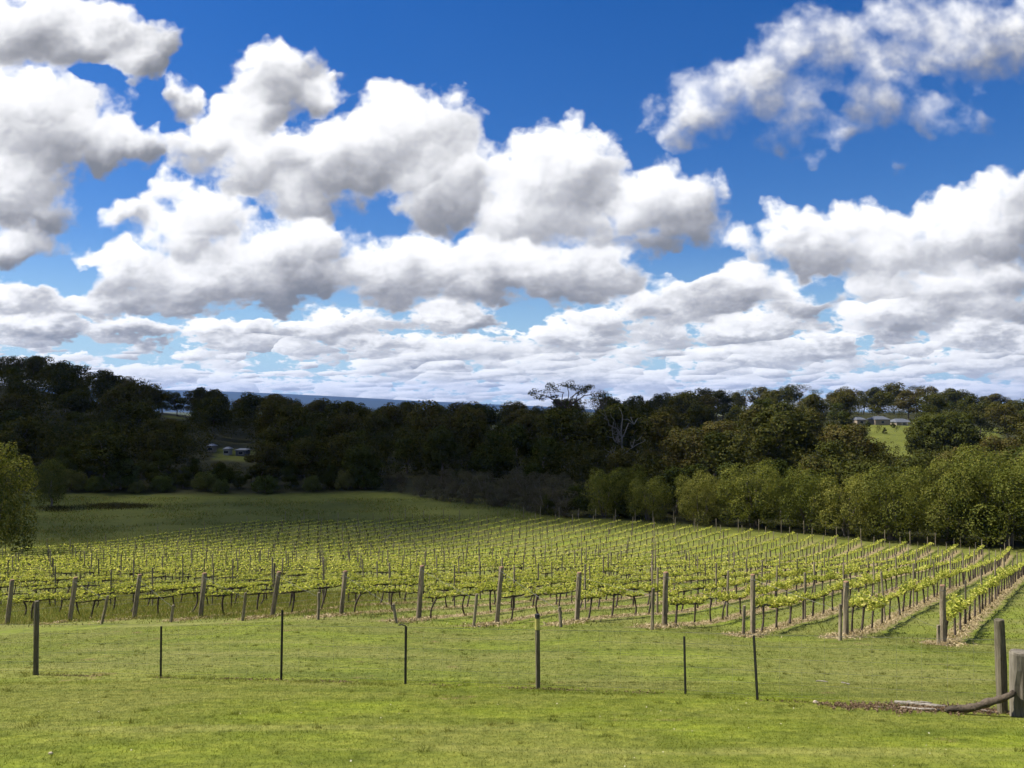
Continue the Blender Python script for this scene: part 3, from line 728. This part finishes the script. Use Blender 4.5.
# the rest of the wood: crowns massed behind and between the trees above
V = []
for i in range(1150):
    u = rnd.uniform(-.75, .75); t = rnd.random(); d = float(tree_line(u)) + 12 + t * (float(ridge_d(u)) - float(tree_line(u)) + 25); x = u * d; g = gz(x, d); px = 512 + F_PX * u
    h = rnd.uniform(5, 8) if i % 3 == 0 else rnd.uniform(8, 12.5)
    by = HORIZON - F_PX * g / d; cap = skyline(px) + 3; ty = by - F_PX * h / d
    if ty < cap: h *= max(.3, (by - cap) / max(1, by - ty)); ty = by - F_PX * h / d
    hw = F_PX * h * .42 / d
    if -.16 < u < .09 and d < float(tree_line(u)) + 30: continue
    h = fit_windows(px, hw, by, ty, d, h)
    if h < 3: continue
    lum = [(x + rnd.gauss(0, .17) * h, d + rnd.gauss(0, .17) * h, g + h * zz, h * .23, h * .23, h * .19) for zz in (.2, .35, .45, .55, .62, .7, .78, .82)]
    c, n = lump_points(lum, 300 / h ** 2, rng); V.append(leaf_quads(c, n, .042 * h, .8))
tag(link('forest', poly_mesh('forest', np.concatenate(V), 4, M['leaf_forest'])), 'dark massed crowns filling the forest between its trees', 'forest', kind='stuff')

# ================================================================== vineyard
def row_point(i, s):
    """point on row i (0 = first strainer post seen from the left), s metres back from its strainer post"""
    X0, D0 = LINE0[0] + STEP[0] * i, LINE0[1] + STEP[1] * i
    if 0 <= i < NR: X0, D0 = sp_X[i], sp_D[i]
    # the measured feet wander a little; the rows themselves are straight further back
    Xs, Ds = LINE0[0] + STEP[0] * i, LINE0[1] + STEP[1] * i
    t = min(1, s / 12)
    return X0 * (1 - t) + Xs * t + ROWK / ROWL * s, D0 * (1 - t) + Ds * t + s / ROWL
ROW_ANG = math.atan2(1, ROWK)
def row_rot(i, s):
    a, c = row_point(i, s - .8), row_point(i, s + .8)
    dz = gz(*c) - gz(*a); return (0, -math.atan2(dz, 1.6), ROW_ANG)
def in_view(x, d, pad=6): return d > 5 and abs(x) < .64 * d + pad

def make_vine(seed, leaves=210, size=.088):
    r = np.random.default_rng(seed); U = lambda a, c: float(r.uniform(a, c)); tb = MB()
    dx, dy = U(-.26, .26), U(-.08, .08); bow = U(-.16, .16)
    pts = [(dx * (1 - t) + bow * math.sin(math.pi * t), dy * (1 - t), -.05 + .86 * t) for t in np.linspace(0, 1, 7)]
    tb.tube(pts, [.046, .038, .034, .033, .034, .038, .04], 6, True, seed=seed)
    heads = []
    for sg in (-1, 1):
        L = U(.72, .90); arm = [(sg * L * t, U(-.015, .015), .80 + .05 * math.sin(t * 3 + seed) * t + U(-.012, .012)) for t in np.linspace(0, 1, 8)]
        arm[0] = (0, 0, .79); tb.tube(arm, [.042, .036, .031, .029, .027, .025, .021, .015], 5, True, seed=seed + 2); heads += arm[1:]
    C, Nn, S = [], [], []
    nh = 17
    for k in range(nh):
        x = -.86 + 1.72 * (k + U(-.3, .3)) / (nh - 1); hgt = U(.11, .32) if U(0, 1) > .12 else .05; y0 = U(-.05, .05); ly, lx = U(-.35, .35), U(-.3, .3)
        for j in range(int(leaves / nh * hgt / .17)):
            t = U(0, 1); C.append((x + lx * t * hgt + U(-.06, .06), y0 + ly * hgt * t + U(-.07, .07), .84 + hgt * t + U(-.05, .03))); Nn.append((U(-1, 1), U(-1, 1), U(.1, 1.2))); S.append(size * (1.15 - .4 * t))
    return tb.mesh('trunk', M['bark_vine'], True), poly_mesh('foliage', leaf_quads(np.array(C), np.array(Nn), np.array(S), .9, r), 4, M['leaf_vine'])
VINES = [make_vine(500 + i, 190 + 30 * (i % 5), .080) for i in range(9)]

def row_name(i):
    if 0 <= i < NR:
        return f'row behind the {nth(i + 1)} end post from left' if i <= NR // 2 else (f'row behind the {nth(NR - i)} end post from right' if i < NR - 1 else 'row behind the rightmost end post')
    return f'{nth(-i)} row beyond the leftmost end post'
vines = []; posts = []
VSP, PSP = 1.72, 6.88
for i in range(-N_LEFT, NR):
    s = .95; k = 0
    while True:
        x, d = row_point(i, s)
        if d > float(end_d(x)) or (i < 0 and d > 125): break
        k += 1
        if in_view(x, d): vines.append((d, i, k, s, x, d))
        s += VSP
    s = PSP - .6 + (i % 3) * .25; k = 0
    while True:
        x, d = row_point(i, s); k += 1
        if d > float(end_d(x)) + .8: break
        if in_view(x, d): posts.append((d, i, k, s, x, d))
        s += PSP
    # the far strainer closes the row
    if k: posts.append((d, i, k, s, x, d)) if in_view(x, d) else None
vines.sort(); posts.sort()
print('vines', len(vines), 'posts', len(posts))
N_IND = 300
count = {}
firstk = {}
for v in vines[:N_IND]: firstk.setdefault(v[1], v[2])
for n, (_, i, k, s, x, d) in enumerate(vines[:N_IND]):
    t, f = VINES[rnd.randrange(len(VINES))]
    pos = f'{nth(k)} back' if i >= 0 else f'{nth(k - firstk[i] + 1)} in view'
    flip = rnd.random() < .5
    rot = row_rot(i, s); rot = (0, -rot[1], rot[2] + math.pi) if flip else rot
    full = rnd.uniform(.85, 1.12)
    o = thing('grapevine', f'grapevine, {pos} in the {row_name(i)}', 'grapevine', (x, d, gz(x, d)), rot, 'grapevines of the vineyard', (1, rnd.uniform(.85, 1.15), full))
    fz = rnd.choice((.55, .75, .9, 1, 1.05, 1.2)) * (.8 if i < 4 else 1.0 if i < 8 else 1.2) * rnd.uniform(.85, 1.15)
    link('trunk', t, o); link('foliage', f, o, (0, 0, .83 * (1 - fz)), None, (1, max(1, fz), fz))
# the vines further back
tb = MB(); LV = []
r2 = np.random.default_rng(99)
for (_, i, k, s, x, d) in vines[N_IND:]:
    z = gz(x, d); near = d < 70; n = 58 if near else 40
    L = r2.uniform(-.9, .9, n); side = r2.normal(size=n) * .11; L = np.round(L * 4 + r2.normal() * .3) / 4 + r2.normal(size=n) * .06; hh = .84 + np.abs(r2.normal(size=n)) * .10 - .03
    cx = x + L * ROWK / ROWL + side / ROWL; cd = d + L / ROWL - side * ROWK / ROWL
    cz = ground(cx, cd) + hh
    LV.append(leaf_quads(np.stack([cx, cd, cz], -1), r2.normal(size=(n, 3)) + (0, 0, .7), (.12 if near else .15), .9, r2))
    a = (x - .8 * ROWK / ROWL, d - .8 / ROWL); c = (x + .8 * ROWK / ROWL, d + .8 / ROWL)
    dx = r2.uniform(-.15, .15)
    tb.tube([(x + dx, d, z - .05), (x + dx * .3, d, z + .45), (x, d, z + .82)], [.055, .045, .05], 4, False)
    tb.tube([(*a, gz(*a) + .83), (x, d, z + .82), (*c, gz(*c) + .83)], [.026, .04, .026], 3, False)
fo = tag(link('distant_vines', poly_mesh('distant_vines', np.concatenate(LV), 4, M['leaf_vine'])), 'fresh green vines massed in rows further down the slope', 'vines', kind='stuff')
tag(link('trunks', tb.mesh('trunks', M['bark_vine']), fo), kind='stuff')

def post_mesh(seed, h=1.78, r=.036):
    b = MB(); b.tube([(0, 0, -.15), (0, 0, h * .5), (0, 0, h - .015), (0, 0, h)], [r, r * .98, r * .95, r * .8], 9, True, seed=seed); return b.mesh('post', M['post'] if seed % 3 else M['post_dark'], False)
POSTS = [post_mesh(k, 1.78 + .05 * (k % 3), .034 + .005 * (k % 3)) for k in range(6)]
pfirst = {}
for p in posts[:N_IND]: pfirst.setdefault(p[1], p[2])
for (_, i, k, s, x, d) in posts[:N_IND]:
    pos = f'{nth(k)} back' if i >= 0 else f'{nth(k - pfirst[i] + 1)} in view'
    o = link('trellis_post', POSTS[rnd.randrange(6)], None, (x, d, gz(x, d)), (rnd.gauss(0, .022), rnd.gauss(0, .03), rnd.uniform(0, 6.28)), (1, 1, rnd.uniform(.93, 1.1)))
    tag(o, f'slim grey trellis post, {pos} in the {row_name(i)}', 'post', 'trellis posts among the vines')
pb = MB()
for (_, i, k, s, x, d) in posts[N_IND:]:
    z = gz(x, d); h = 1.8 * rnd.uniform(.93, 1.1); pb.tube([(x, d, z - .1), (x + rnd.gauss(0, .04), d, z + h)], [.045, .042], 6)
if posts[N_IND:]: tag(link('distant_posts', pb.mesh('distant_posts', M['post'])), 'slim grey trellis posts massed at the far end of the vineyard', 'posts', kind='stuff')

# strainer posts, their short anchor posts and the wires
ANCH = {2: (173, 622, 605, 2), 3: (244, 621, 593, 3), 4: (319, 620, 593, 1), 5: (397, 623, 604, -3), 6: (474, 626.5, 593.5, 3), 7: (560.5, 628, 608, -1), 8: (651.5, 630.5, 589, 1), 9: (742, 635, 604.5, 1), 10: (838.3, 643, 607, .5), 11: (936, 644, 624, 0), 1: (104, 628, 600, 6)}
TOP = {}
for i, (bx, by, tx, ty) in enumerate(STRAINERS):
    x, d = sp_X[i], sp_D[i]; z = gz(x, d); h = (by - ty) / F_PX * d; lean = (tx - bx) / F_PX * d; r = .083 + .006 * math.sin(i * 2.3)
    o = thing('strainer_post', ('thick grey end post of the leftmost visible vine row' if i == 0 else f'thick grey vineyard end post, {nth(i + 1)} from left in the front line') if i < NR - 1 else 'thick grey vineyard end post, rightmost in the front line', 'post', (x, d, z), (0, 0, 0), 'thick end posts of the vine rows')
    b = MB(); b.tube([(-lean * .12, 0, -.2), (lean * .3, 0, h * .3), (lean * .7, .005, h * .7), (lean, 0, h)], [r * 1.03, r, r * .98, r * .96], 14, True, seed=i * 1.3); link('shaft', b.mesh('shaft', M['post']), o)
    b = MB(); b.tube([(lean, 0, h + .002), (lean, 0, h + .03)], [r * .95, r * .80], 14); link('weathered_top', b.mesh('weathered_top', M['post_red']), o)
    b = MB()
    for zz in (h * .93,):
        b.tube([(lean * zz / h + math.cos(a) * r * 1.03, math.sin(a) * r * 1.03, zz) for a in np.linspace(0, 2 * math.pi, 13)], [.005] * 13, 4, False)
    link('wire_loop', b.mesh('wire_loop', M['wire']), o)
    TOP[i] = (x + lean, d, z + h)
for n, i in enumerate(sorted(ANCH)):
    px, by, ty, ln = ANCH[i]
    D = sp_D[i] - 1.35; X = at(px, D)
    for _ in range(12): D = D - (gz(at(px, D), D) * -F_PX / D + HORIZON - by) * -.03; D = min(max(D, sp_D[i] - 2.4), sp_D[i] - .5)
    X = at(px, D); z = gz(X, D); h = (by - ty) / F_PX * D; lean = ln / F_PX * D
    b = MB(); b.tube([(-lean * .2, 0, -.15), (lean * .5, 0, h * .5), (lean, 0, h - .012), (lean, 0, h)], [.052, .05, .048, .04], 10, True, seed=i)
    o = link('anchor_post', b.mesh('anchor_post', M['post']), None, (X, D, z))
    tag(o, f'short grey anchor post in front of the {nth(i + 1)} end post from left', 'post', 'short anchor posts')
    tp = TOP[i]; b = MB(); a0 = Vector((X + lean, D, z + h * .82)); a1 = Vector(tp) - Vector((0, .09, .12))
    b.tube([a0, (a0 + a1) / 2 - Vector((0, 0, .02)), a1], [.004] * 3, 4); tag(link('tie_wire', b.mesh('tie_wire', M['wire'])), f'tie wire from anchor post up to the {nth(i + 1)} end post from left', 'wire', 'tie wires')
for i in range(-8, NR):
    b = MB()
    for zz, rr in ((.46, .004), (.80, .005), (1.22, .004)):
        pts = []
        for s in np.arange(.05, 46, 3.44 if i >= 0 else 6.88):
            x, d = row_point(i, s)
            if in_view(x, d, 3): pts.append((x, d, gz(x, d) + zz))
        if len(pts) > 2: b.tube(pts, [rr] * len(pts), 3, False)
    if b.n: tag(link('trellis_wire', b.mesh('trellis_wire', M['wire'])), f'thin trellis wires of the {row_name(i)}', 'wire', 'trellis wires along the vine rows')

x0, d0 = at(384, 104), 104.0
b = MB(); b.tube([(0, 0, -.1), (.5, 0, .6), (1.05, 0, 1.35)], [.06, .06, .05], 8); tag(link('leaning_stake', b.mesh('leaning_stake', M['ash']), None, (x0, d0, gz(x0, d0))), 'pale stake leaning steeply to the right among the far vines', 'stake')
# straw raked under the rows
C = []
for i in range(1, NR):
    n = int(2300 * min(1, .25 + max(0, i - 2) * .25)); s = rng.uniform(-1.4, 30, n) if i > 4 else rng.uniform(-1.2, 9, n); off = rng.normal(0, .15, n); s = np.where(rng.random(n) < .18, rng.normal(-.6, .5, n), s)
    off = np.where(s < .3, off * 1.9, off)
    P0 = np.array([row_point(i, max(0, a)) for a in s]); ex = np.minimum(s, 0)[:, None] * np.array((ROWK / ROWL, 1 / ROWL))
    C.append(P0 + ex + np.stack([off / ROWL, -off * ROWK / ROWL], -1))
C = np.concatenate(C); z = ground(C[:, 0], C[:, 1]) + rng.uniform(.0, .07, len(C))
V = leaf_quads(np.column_stack([C, z]), rng.normal(size=(len(C), 3)) * .6 + (0, 0, .8), .13, .22)
tag(link('straw', poly_mesh('straw', V, 4, M['straw'])), 'pale dry straw raked under the vine rows', 'straw', kind='stuff')

# ================================================================== grass
def blades(X, D, hgt, wid, lean=.5):
    n = len(X); z = ground(X, D) - .004; a = rng.uniform(0, 6.28, n); hgt = hgt * rng.uniform(.5, 1.4, n); l = rng.normal(0, lean, (n, 2)) * hgt[:, None]
    w = (wid * rng.uniform(.6, 1.4, n))
    p0 = np.stack([X - np.cos(a) * w, D - np.sin(a) * w, z], -1); p1 = np.stack([X + np.cos(a) * w, D + np.sin(a) * w, z], -1)
    p2 = np.stack([X + l[:, 0], D + l[:, 1], z + hgt], -1)
    return np.stack([p0, p1, p2], 1).reshape(-1, 3)
def scatter(n, d0, d1, xfun=None):
    D = np.sqrt(rng.uniform(d0 ** 2, d1 ** 2, n)); X = rng.uniform(-.68, .68, n) * D; return X, D
V = []
X, D = scatter(230000, 6.2, 14.5); V.append(blades(X, D, .020, .0032, .9))
X, D = scatter(110000, 14, 28); V.append(blades(X, D, .028, .006, .9))
X, D = scatter(40000, 26, 60); k = (D > line_d(X) - 2); V.append(blades(X[k], D[k], .09, .016, .6))
# tufts and weeds standing out of the mown lawn
cx, cd = scatter(520, 6.5, 27); k = rng.integers(14, 40, 520); X = np.repeat(cx, k) + rng.normal(0, .035, k.sum()); D = np.repeat(cd, k) + rng.normal(0, .035, k.sum())
V.append(blades(X, D, np.repeat(rng.uniform(.03, .075, 520), k), .0042, .7))
# tufts left unmown along the fence
t = rng.random(4500); X = -12 + 21 * t; D = 16.7 - .30 * (X + 12) * .98 + rng.normal(0, .10, 4500); V.append(blades(X, D, .05, .005, .7)[np.repeat(np.sin(X * 1.9) + np.sin(X * 4.7) > -.2, 3)])
tag(link('grass', poly_mesh('grass', np.concatenate(V), 3, M['grass'])), 'short green lawn grass across the slope', 'grass', kind='stuff')
V = []
n = 60000; X = rng.uniform(-26, -2.5, n); D = line_d(X) + rng.uniform(-.6, 16, n)
k = (rng.random(n) < np.clip((-X - 3) / 8, .05, 1)) & (np.abs(X) < .68 * D); V.append(blades(X[k], D[k], .20, .008, .45))
n = 26000; X = rng.uniform(-85, -15, n); D = rng.uniform(45, 115, n); k = np.abs(X) < .68 * D; V.append(blades(X[k], D[k], .3, .03, .4))
n = 70000; X = rng.uniform(-100, 25, n); D = rng.uniform(93, 152, n); k = (D > end_d(X) + 1) | (X < -52); k &= np.sin(X * .35 + D * .2) + np.sin(D * .5 - X * .11) + rng.normal(0, .8, n) > .2; V.append(blades(X[k], D[k], .32, .045, .6))
tag(link('tall_grass', poly_mesh('tall_grass', np.concatenate(V), 3, M['grass_tall'])), 'long yellowing grass between the left vine rows', 'grass', kind='stuff')
n = 2600; px = rng.normal(118, 18, n); D = 141 + rng.normal(0, 1.6, n) ; X = (px - 512) / F_PX * D; V = [blades(X, D, .42, .05, .5)]
n = 900; px = rng.normal(60, 10, n); D = 138 + rng.normal(0, 1.5, n); X = (px - 512) / F_PX * D; V.append(blades(X, D, .4, .05, .5))
tag(link('reeds', poly_mesh('reeds', np.concatenate(V), 3, M['reeds'])), 'dark rushes in the shaded paddock', 'reeds', kind='stuff')

# ================================================================== the front fence
FEN = [('wooden_post', 39, 673, 600, 39, .048), ('star_picket', 163, 676, 625, 163, .020), ('star_picket', 282.5, 678, 609, 283.5, .022), ('star_picket', 406, 682, 625, 406.5, .022),
       ('wooden_post', 538, 687, 616, 537.2, .038), ('star_picket', 684.5, 692, 635, 683.3, .018), ('star_picket', 756.5, 698, 634, 752.5, .020), ('wooden_post', 999, 711, 618, 996.5, .064)]
fence = thing('wire_fence', 'low post and wire netting fence crossing the lawn below the vines', 'fence')
FP = []
for (nm, px, by, ty, tx, r) in FEN:
    d = solve_d(px, by); x = at(px, d); z = gz(x, d); h = (by - ty) / F_PX * d; lean = (tx - px) / F_PX * d
    FP.append((x, d, z, lean, h, nm))
    b = MB()
    if nm == 'wooden_post':
        b.tube([(0, 0, -.2), (lean * .5, 0, h * .5), (lean, 0, h - .015), (lean, 0, h)], [r, r * .98, r * .95, r * .82], 14, True, seed=px)
        o = link('wooden_post', b.mesh('wooden_post', M['post_dark']), fence, (x, d, z))
        if px == 538:
            c = MB(); c.tube([(lean, 0, h + .001), (lean, 0, h + .05)], [.044, .038], 14); link('black_cap', c.mesh('black_cap', M['black']), o)
            c = MB(); c.tube([(lean * .95, 0, h - .20), (lean * .98, 0, h - .02)], [r + .004, r + .004], 14, False); link('yellow_band', c.mesh('yellow_band', M['yellow']), o)
    else:
        Y = [(math.cos(a) * r, math.sin(a) * r) for a in (R(-90), R(30), R(150))]   # a three-flanged steel picket
        for (qx, qy) in Y:
            nx, ny = -qy / r * .0035, qx / r * .0035; V = []
            for zz, lx in ((-.2, 0), (h, lean)): V += [(lx + nx, ny, zz), (lx + qx + nx, qy + ny, zz), (lx + qx - nx, qy - ny, zz), (lx - nx, -ny, zz)]
            b.add(V, [(0, 1, 5, 4), (1, 2, 6, 5), (2, 3, 7, 6), (3, 0, 4, 7), (4, 5, 6, 7), (3, 2, 1, 0)])
        o = link('star_picket', b.mesh('star_picket', M['steel']), fence, (x, d, z))
        if px == 406:
            c = MB(); c.tube([(lean, 0, h - .03), (lean - .01, 0, h + .012), (lean - .07, 0, h + .028), (lean - .125, 0, h + .022)], [.011] * 4, 6); link('bent_wire', c.mesh('bent_wire', M['steel']), o)
            o['label'] = 'dark steel picket with a bent wire hook at its top'
b = MB(); FX = [(p[0], p[1]) for p in FP]
x0, d0 = FX[0]; sl0 = (FX[1][1] - d0) / (FX[1][0] - x0)
line = [(x0 - 4, d0 - 4 * sl0)] + FX + [(FX[-1][0] + 4, FX[-1][1] - 1.3)]
for hz in (.06, .24, .42, .60, .78, .95):
    pts = []
    for (xa, da), (xb, db) in zip(line[:-1], line[1:]):
        for t in np.linspace(0, 1, 7)[:-1]:
            x, d = xa + (xb - xa) * t, da + (db - da) * t; pts.append((x, d + .03, gz(x, d) + hz))
    b.tube(pts, [.0016 if hz < .9 else .0026] * len(pts), 3, False)
for (xa, da), (xb, db) in zip(line[:-1], line[1:]):
    n = max(1, int(math.hypot(xb - xa, db - da) / .30))
    for t in np.linspace(0, 1, n + 1)[:-1]:
        x, d = xa + (xb - xa) * t, da + (db - da) * t; z = gz(x, d); b.tube([(x, d + .033, z + .05), (x, d + .033, z + .95)], [.0011, .0011], 3, False)
link('wire_netting', b.mesh('wire_netting', M['wire']), fence)

# big gate strainer at the right edge, the log leaning on it and the litter along the fence
d = solve_d(1016, 714); x = at(1017, d); z = gz(x, d); h = 63.5 / F_PX * d
o = thing('strainer_post', 'thick cut off grey timber post at the right edge of the lawn', 'post', (x, d, z))
b = MB(); N = 26; rings = []
for zz in (-.2, .02, h * .25, h * .5, h * .75, h - .02, h):
    rr = .125 if zz < h else .118
    rings.append([(math.cos(2 * math.pi * k / N) * rr * (1 + .035 * math.sin(k * 2.1 + zz * .6) + (-.16 if k in (16, 17) and zz < h * .55 else 0)), math.sin(2 * math.pi * k / N) * rr * (1 + .03 * math.sin(k * 1.7) + (-.16 if k in (16, 17) and zz < h * .55 else 0)), zz) for k in range(N)])
b.add(sum(rings, []), [(r * N + k, r * N + (k + 1) % N, (r + 1) * N + (k + 1) % N, (r + 1) * N + k) for r in range(6) for k in range(N)]); link('shaft', b.mesh('shaft', M['post_grey']), o)
b = MB(); b.tube([(0, 0, h + .001), (0, 0, h + .012)], [.116, .108], N); link('sawn_top', b.mesh('sawn_top', M['post_grey']), o)
dl = solve_d(942, 711); xl = at(942, dl); zl = gz(xl, dl)
hx, hd = x - .12, d - .10; ht = z + (714 - 688) / F_PX * d
b = MB(); P0, P1 = Vector((xl, dl, zl + .035)), Vector((hx, hd, ht)); mid = P0.lerp(P1, .5)
KN = 17; LP = []
for q in range(KN):
    t = q / (KN - 1); LP.append(P0.lerp(P1, t) + Vector((rnd.gauss(0, .006), rnd.gauss(0, .006) + .02 * math.sin(t * 7), -.04 * math.sin(math.pi * min(1, t * 1.15)) + .012 * math.sin(t * 13))))
b.tube(LP, [(.030 + .018 * math.sin(math.pi * min(1, .15 + q / KN * .8))) * rnd.uniform(.86, 1.14) for q in range(KN)], 14, True, seed=2.2)
tag(link('log', b.mesh('log', M['bark_log'], True)), 'dark crooked log leaning against the thick cut off post', 'log')
def stick(pxa, pya, pxb, pyb, r, name, label, mat, cat, group=None, sd=1.0):
    da, db = solve_d(pxa, pya), solve_d(pxb, pyb); xa, xb = at(pxa, da), at(pxb, db); P = []
    for t in np.linspace(0, 1, 6): xx, dd = xa + (xb - xa) * t, da + (db - da) * t + .04 * math.sin(t * 5 + sd); P.append((xx, dd, gz(xx, dd) + r * .8))
    b = MB(); b.tube(P, [r * .8, r, r * .95, r, r * .85, r * .5], 8, True, seed=sd); tag(link(name, b.mesh(name, mat, True)), label, cat, group)
stick(893, 702, 942, 706, .030, 'branch', 'long bleached branch lying in the bark litter left of the log', M['ash'], 'branch', None, 1)
stick(899, 707, 938, 709, .022, 'branch', 'shorter bleached branch nearest the lawn beside the dark log', M['ash'], 'branch', None, 2)
stick(905, 700, 930, 702, .018, 'branch', 'thin pale stick at the back of the bark litter', M['ash'], 'branch', None, 3)
stick(870, 705, 896, 707, .014, 'branch', 'thin dark stick at the left part of the bark litter', M['bark'], 'branch', None, 4)
stick(955, 707, 990, 711, .020, 'branch', 'dark stick lying under the leaning log', M['bark'], 'branch', None, 5)
stick(814, 679.5, 825, 680, .012, 'wood_chip', 'pale wood sliver on the grass, left of the two', M['ash'], 'wood chip', None, 6)
stick(840, 681, 847, 682.5, .012, 'wood_chip', 'pale wood sliver on the grass, right of the two', M['ash'], 'wood chip', None, 7)
def pebble(px, py, r, label):
    d = solve_d(px, py); x = at(px, d); b = MB(); b.add(ICO_V * (r, r * .8, r * .7) * (1 + .18 * np.sin(ICO_V * 5 + px)), ICO_F); tag(link('stone', b.mesh('stone', M['stone']), None, (x, d, gz(x, d) + r * .35)), label, 'stone')
pebble(813, 701, .040, 'pale stone at the left end of the bark litter')
pebble(54.5, 755, .022, 'small pale stone alone on the lawn at lower left')
n = 9000; t = rng.beta(1.6, 1.3, n); px = 815 + 200 * t; py = 704 + 5 * t + rng.normal(0, 1.9, n) * (.5 + .8 * np.sin(np.pi * t))
D = np.array([solve_d(a, c) for a, c in zip(px[::26], py[::26])]); D = np.interp(px, np.sort(px[::26]), D[np.argsort(px[::26])]) + (707 - py) * .05
X = (px - 512) / F_PX * D
V = leaf_quads(np.column_stack([X, D, ground(X, D) + rng.uniform(.003, .03, n)]), rng.normal(size=(n, 3)) * .4 + (0, 0, 1), .034, .45)
t = rng.random(2600); fx = np.array([p[0] for p in FX]); fd = np.array([p[1] for p in FX]); X = fx[0] + (fx[-1] - fx[0]) * t; D = np.interp(X, fx, fd) + rng.normal(0, .07, 2600) - .05
k = np.sin(X * 1.3 + 1) + np.sin(X * 3.7) + rng.normal(0, .5, 2600) > .3; X, D = X[k], D[k]
V = np.concatenate([V, leaf_quads(np.column_stack([X, D, ground(X, D) + rng.uniform(.004, .03, len(X))]), rng.normal(size=(len(X), 3)) * .5 + (0, 0, 1), .035, .45)])
tag(link('bark_litter', poly_mesh('bark_litter', V, 4, M['chips'])), 'brown bark litter scattered along the foot of the fence', 'bark litter', kind='stuff')
n = 60; X, D = scatter(n, 7, 12); V = leaf_quads(np.column_stack([X, D, ground(X, D) + .015]), rng.normal(size=(n, 3)) * .4 + (0, 0, 1), .016, 1)
m, b = new_mat('clover_flowers'); dn = b.node('ShaderNodeBsdfDiffuse'); dn.inputs[0].default_value = (.55, .52, .38, 1); finish(b, dn.outputs[0])
tag(link('clover_flowers', poly_mesh('clover_flowers', V, 4, m)), 'tiny pale flowers scattered over the lawn', 'flowers', kind='stuff')

# ================================================================== houses and sheds
def house(name, px0, px1, base_y, eave_y, top_y, d, depth, label, cat, wall, roof, hip=.35, veranda=False):
    d = solve_d((px0 + px1) / 2, base_y, 120, 400); x0, x1 = at(px0, d), at(px1, d); w = x1 - x0; z = gz((x0 + x1) / 2, d); zb = min(z, gz(x0, d), gz(x1, d))
    he = (HORIZON - eave_y) / F_PX * d - zb; ht = (HORIZON - top_y) / F_PX * d - zb
    o = thing(name, label, cat, ((x0 + x1) / 2, d + depth / 2, zb))
    b = MB(); b.box(-w / 2, w / 2, -depth / 2, depth / 2, -.5, he); link('wall', b.mesh('wall', wall), o)
    b = MB(); e = .25; a, c = w / 2 + e, depth / 2 + e; rl = w / 2 * (1 - hip * 1.2)
    V = [(-a, -c, he), (a, -c, he), (a, c, he), (-a, c, he), (-a, -c, he + .18), (a, -c, he + .18), (a, c, he + .18), (-a, c, he + .18), (-rl, 0, ht), (rl, 0, ht)]
    b.add(V, [(0, 3, 2, 1), (0, 1, 5, 4), (1, 2, 6, 5), (2, 3, 7, 6), (3, 0, 4, 7), (4, 5, 9, 8), (5, 6, 9), (6, 7, 8, 9), (7, 4, 8)]); link('roof', b.mesh('roof', roof), o)
    nw = max(1, int(w / 4))
    for k in range(nw):
        cx = -w / 2 + w * (k + .5) / nw; b = MB(); b.box(cx - .7, cx + .7, -depth / 2 - .03, -depth / 2 + .02, he * .32, he * .8); f = link('window', b.mesh('window', M['wall_white']), o)
        b = MB(); b.box(cx - .6, cx + .6, -depth / 2 - .06, -depth / 2 - .032, he * .36, he * .77); link('pane', b.mesh('pane', M['glass']), f)
    if veranda:
        for k in range(4):
            cx = -w / 2 + w * k / 3; b = MB(); b.box(cx - .08, cx + .08, -depth / 2 - .45, -depth / 2 - .3, -.3, he); link('veranda_post', b.mesh('veranda_post', M['wall_white']), o)
    return o
house('house', 857, 866, 425, 420, 417, 345, 7, 'small cream walled house wing with grey hip roof, left of the three roofs', 'house', M['wall'], M['roof'])
house('house', 875, 890, 425, 419.8, 416.3, 348, 8, 'cream house with grey hip roof, middle of the three roofs', 'house', M['wall'], M['roof'])
house('house', 896, 912, 425.5, 422.5, 418.8, 340, 9, 'low house under a broad grey roof, right of the three roofs', 'house', M['wall'], M['roof'], veranda=True)
house('shed', 224, 229, 455, 449.5, 447, 255, 3, 'small white shed in the shaded clearing, middle of the three', 'shed', M['wall_white'], M['roof_pale'])
house('shed', 236, 246, 456, 450.5, 448.5, 252, 4, 'low shed with pale roof, right of the three in the clearing', 'shed', M['roof'], M['roof_pale'])
house('shed', 208, 213, 452, 446.5, 444, 262, 3, 'tiny pale roofed shed at the left of the clearing', 'shed', M['wall'], M['roof_pale'])

# ================================================================== air
b = MB(); b.box(-20600, 20600, -200, 18400, -460, 330)
m, nb = new_mat('haze'); pv = nb.node('ShaderNodeVolumePrincipled'); pv.inputs['Color'].default_value = (.20, .40, .95, 1); pv.inputs['Density'].default_value = HAZE; pv.inputs['Anisotropy'].default_value = .2
nb.put(nb.node('ShaderNodeOutputMaterial').inputs['Volume'], pv.outputs[0])
tag(link('haze', b.mesh('haze', m)), 'thin blue haze over the far plain', 'haze', kind='stuff')
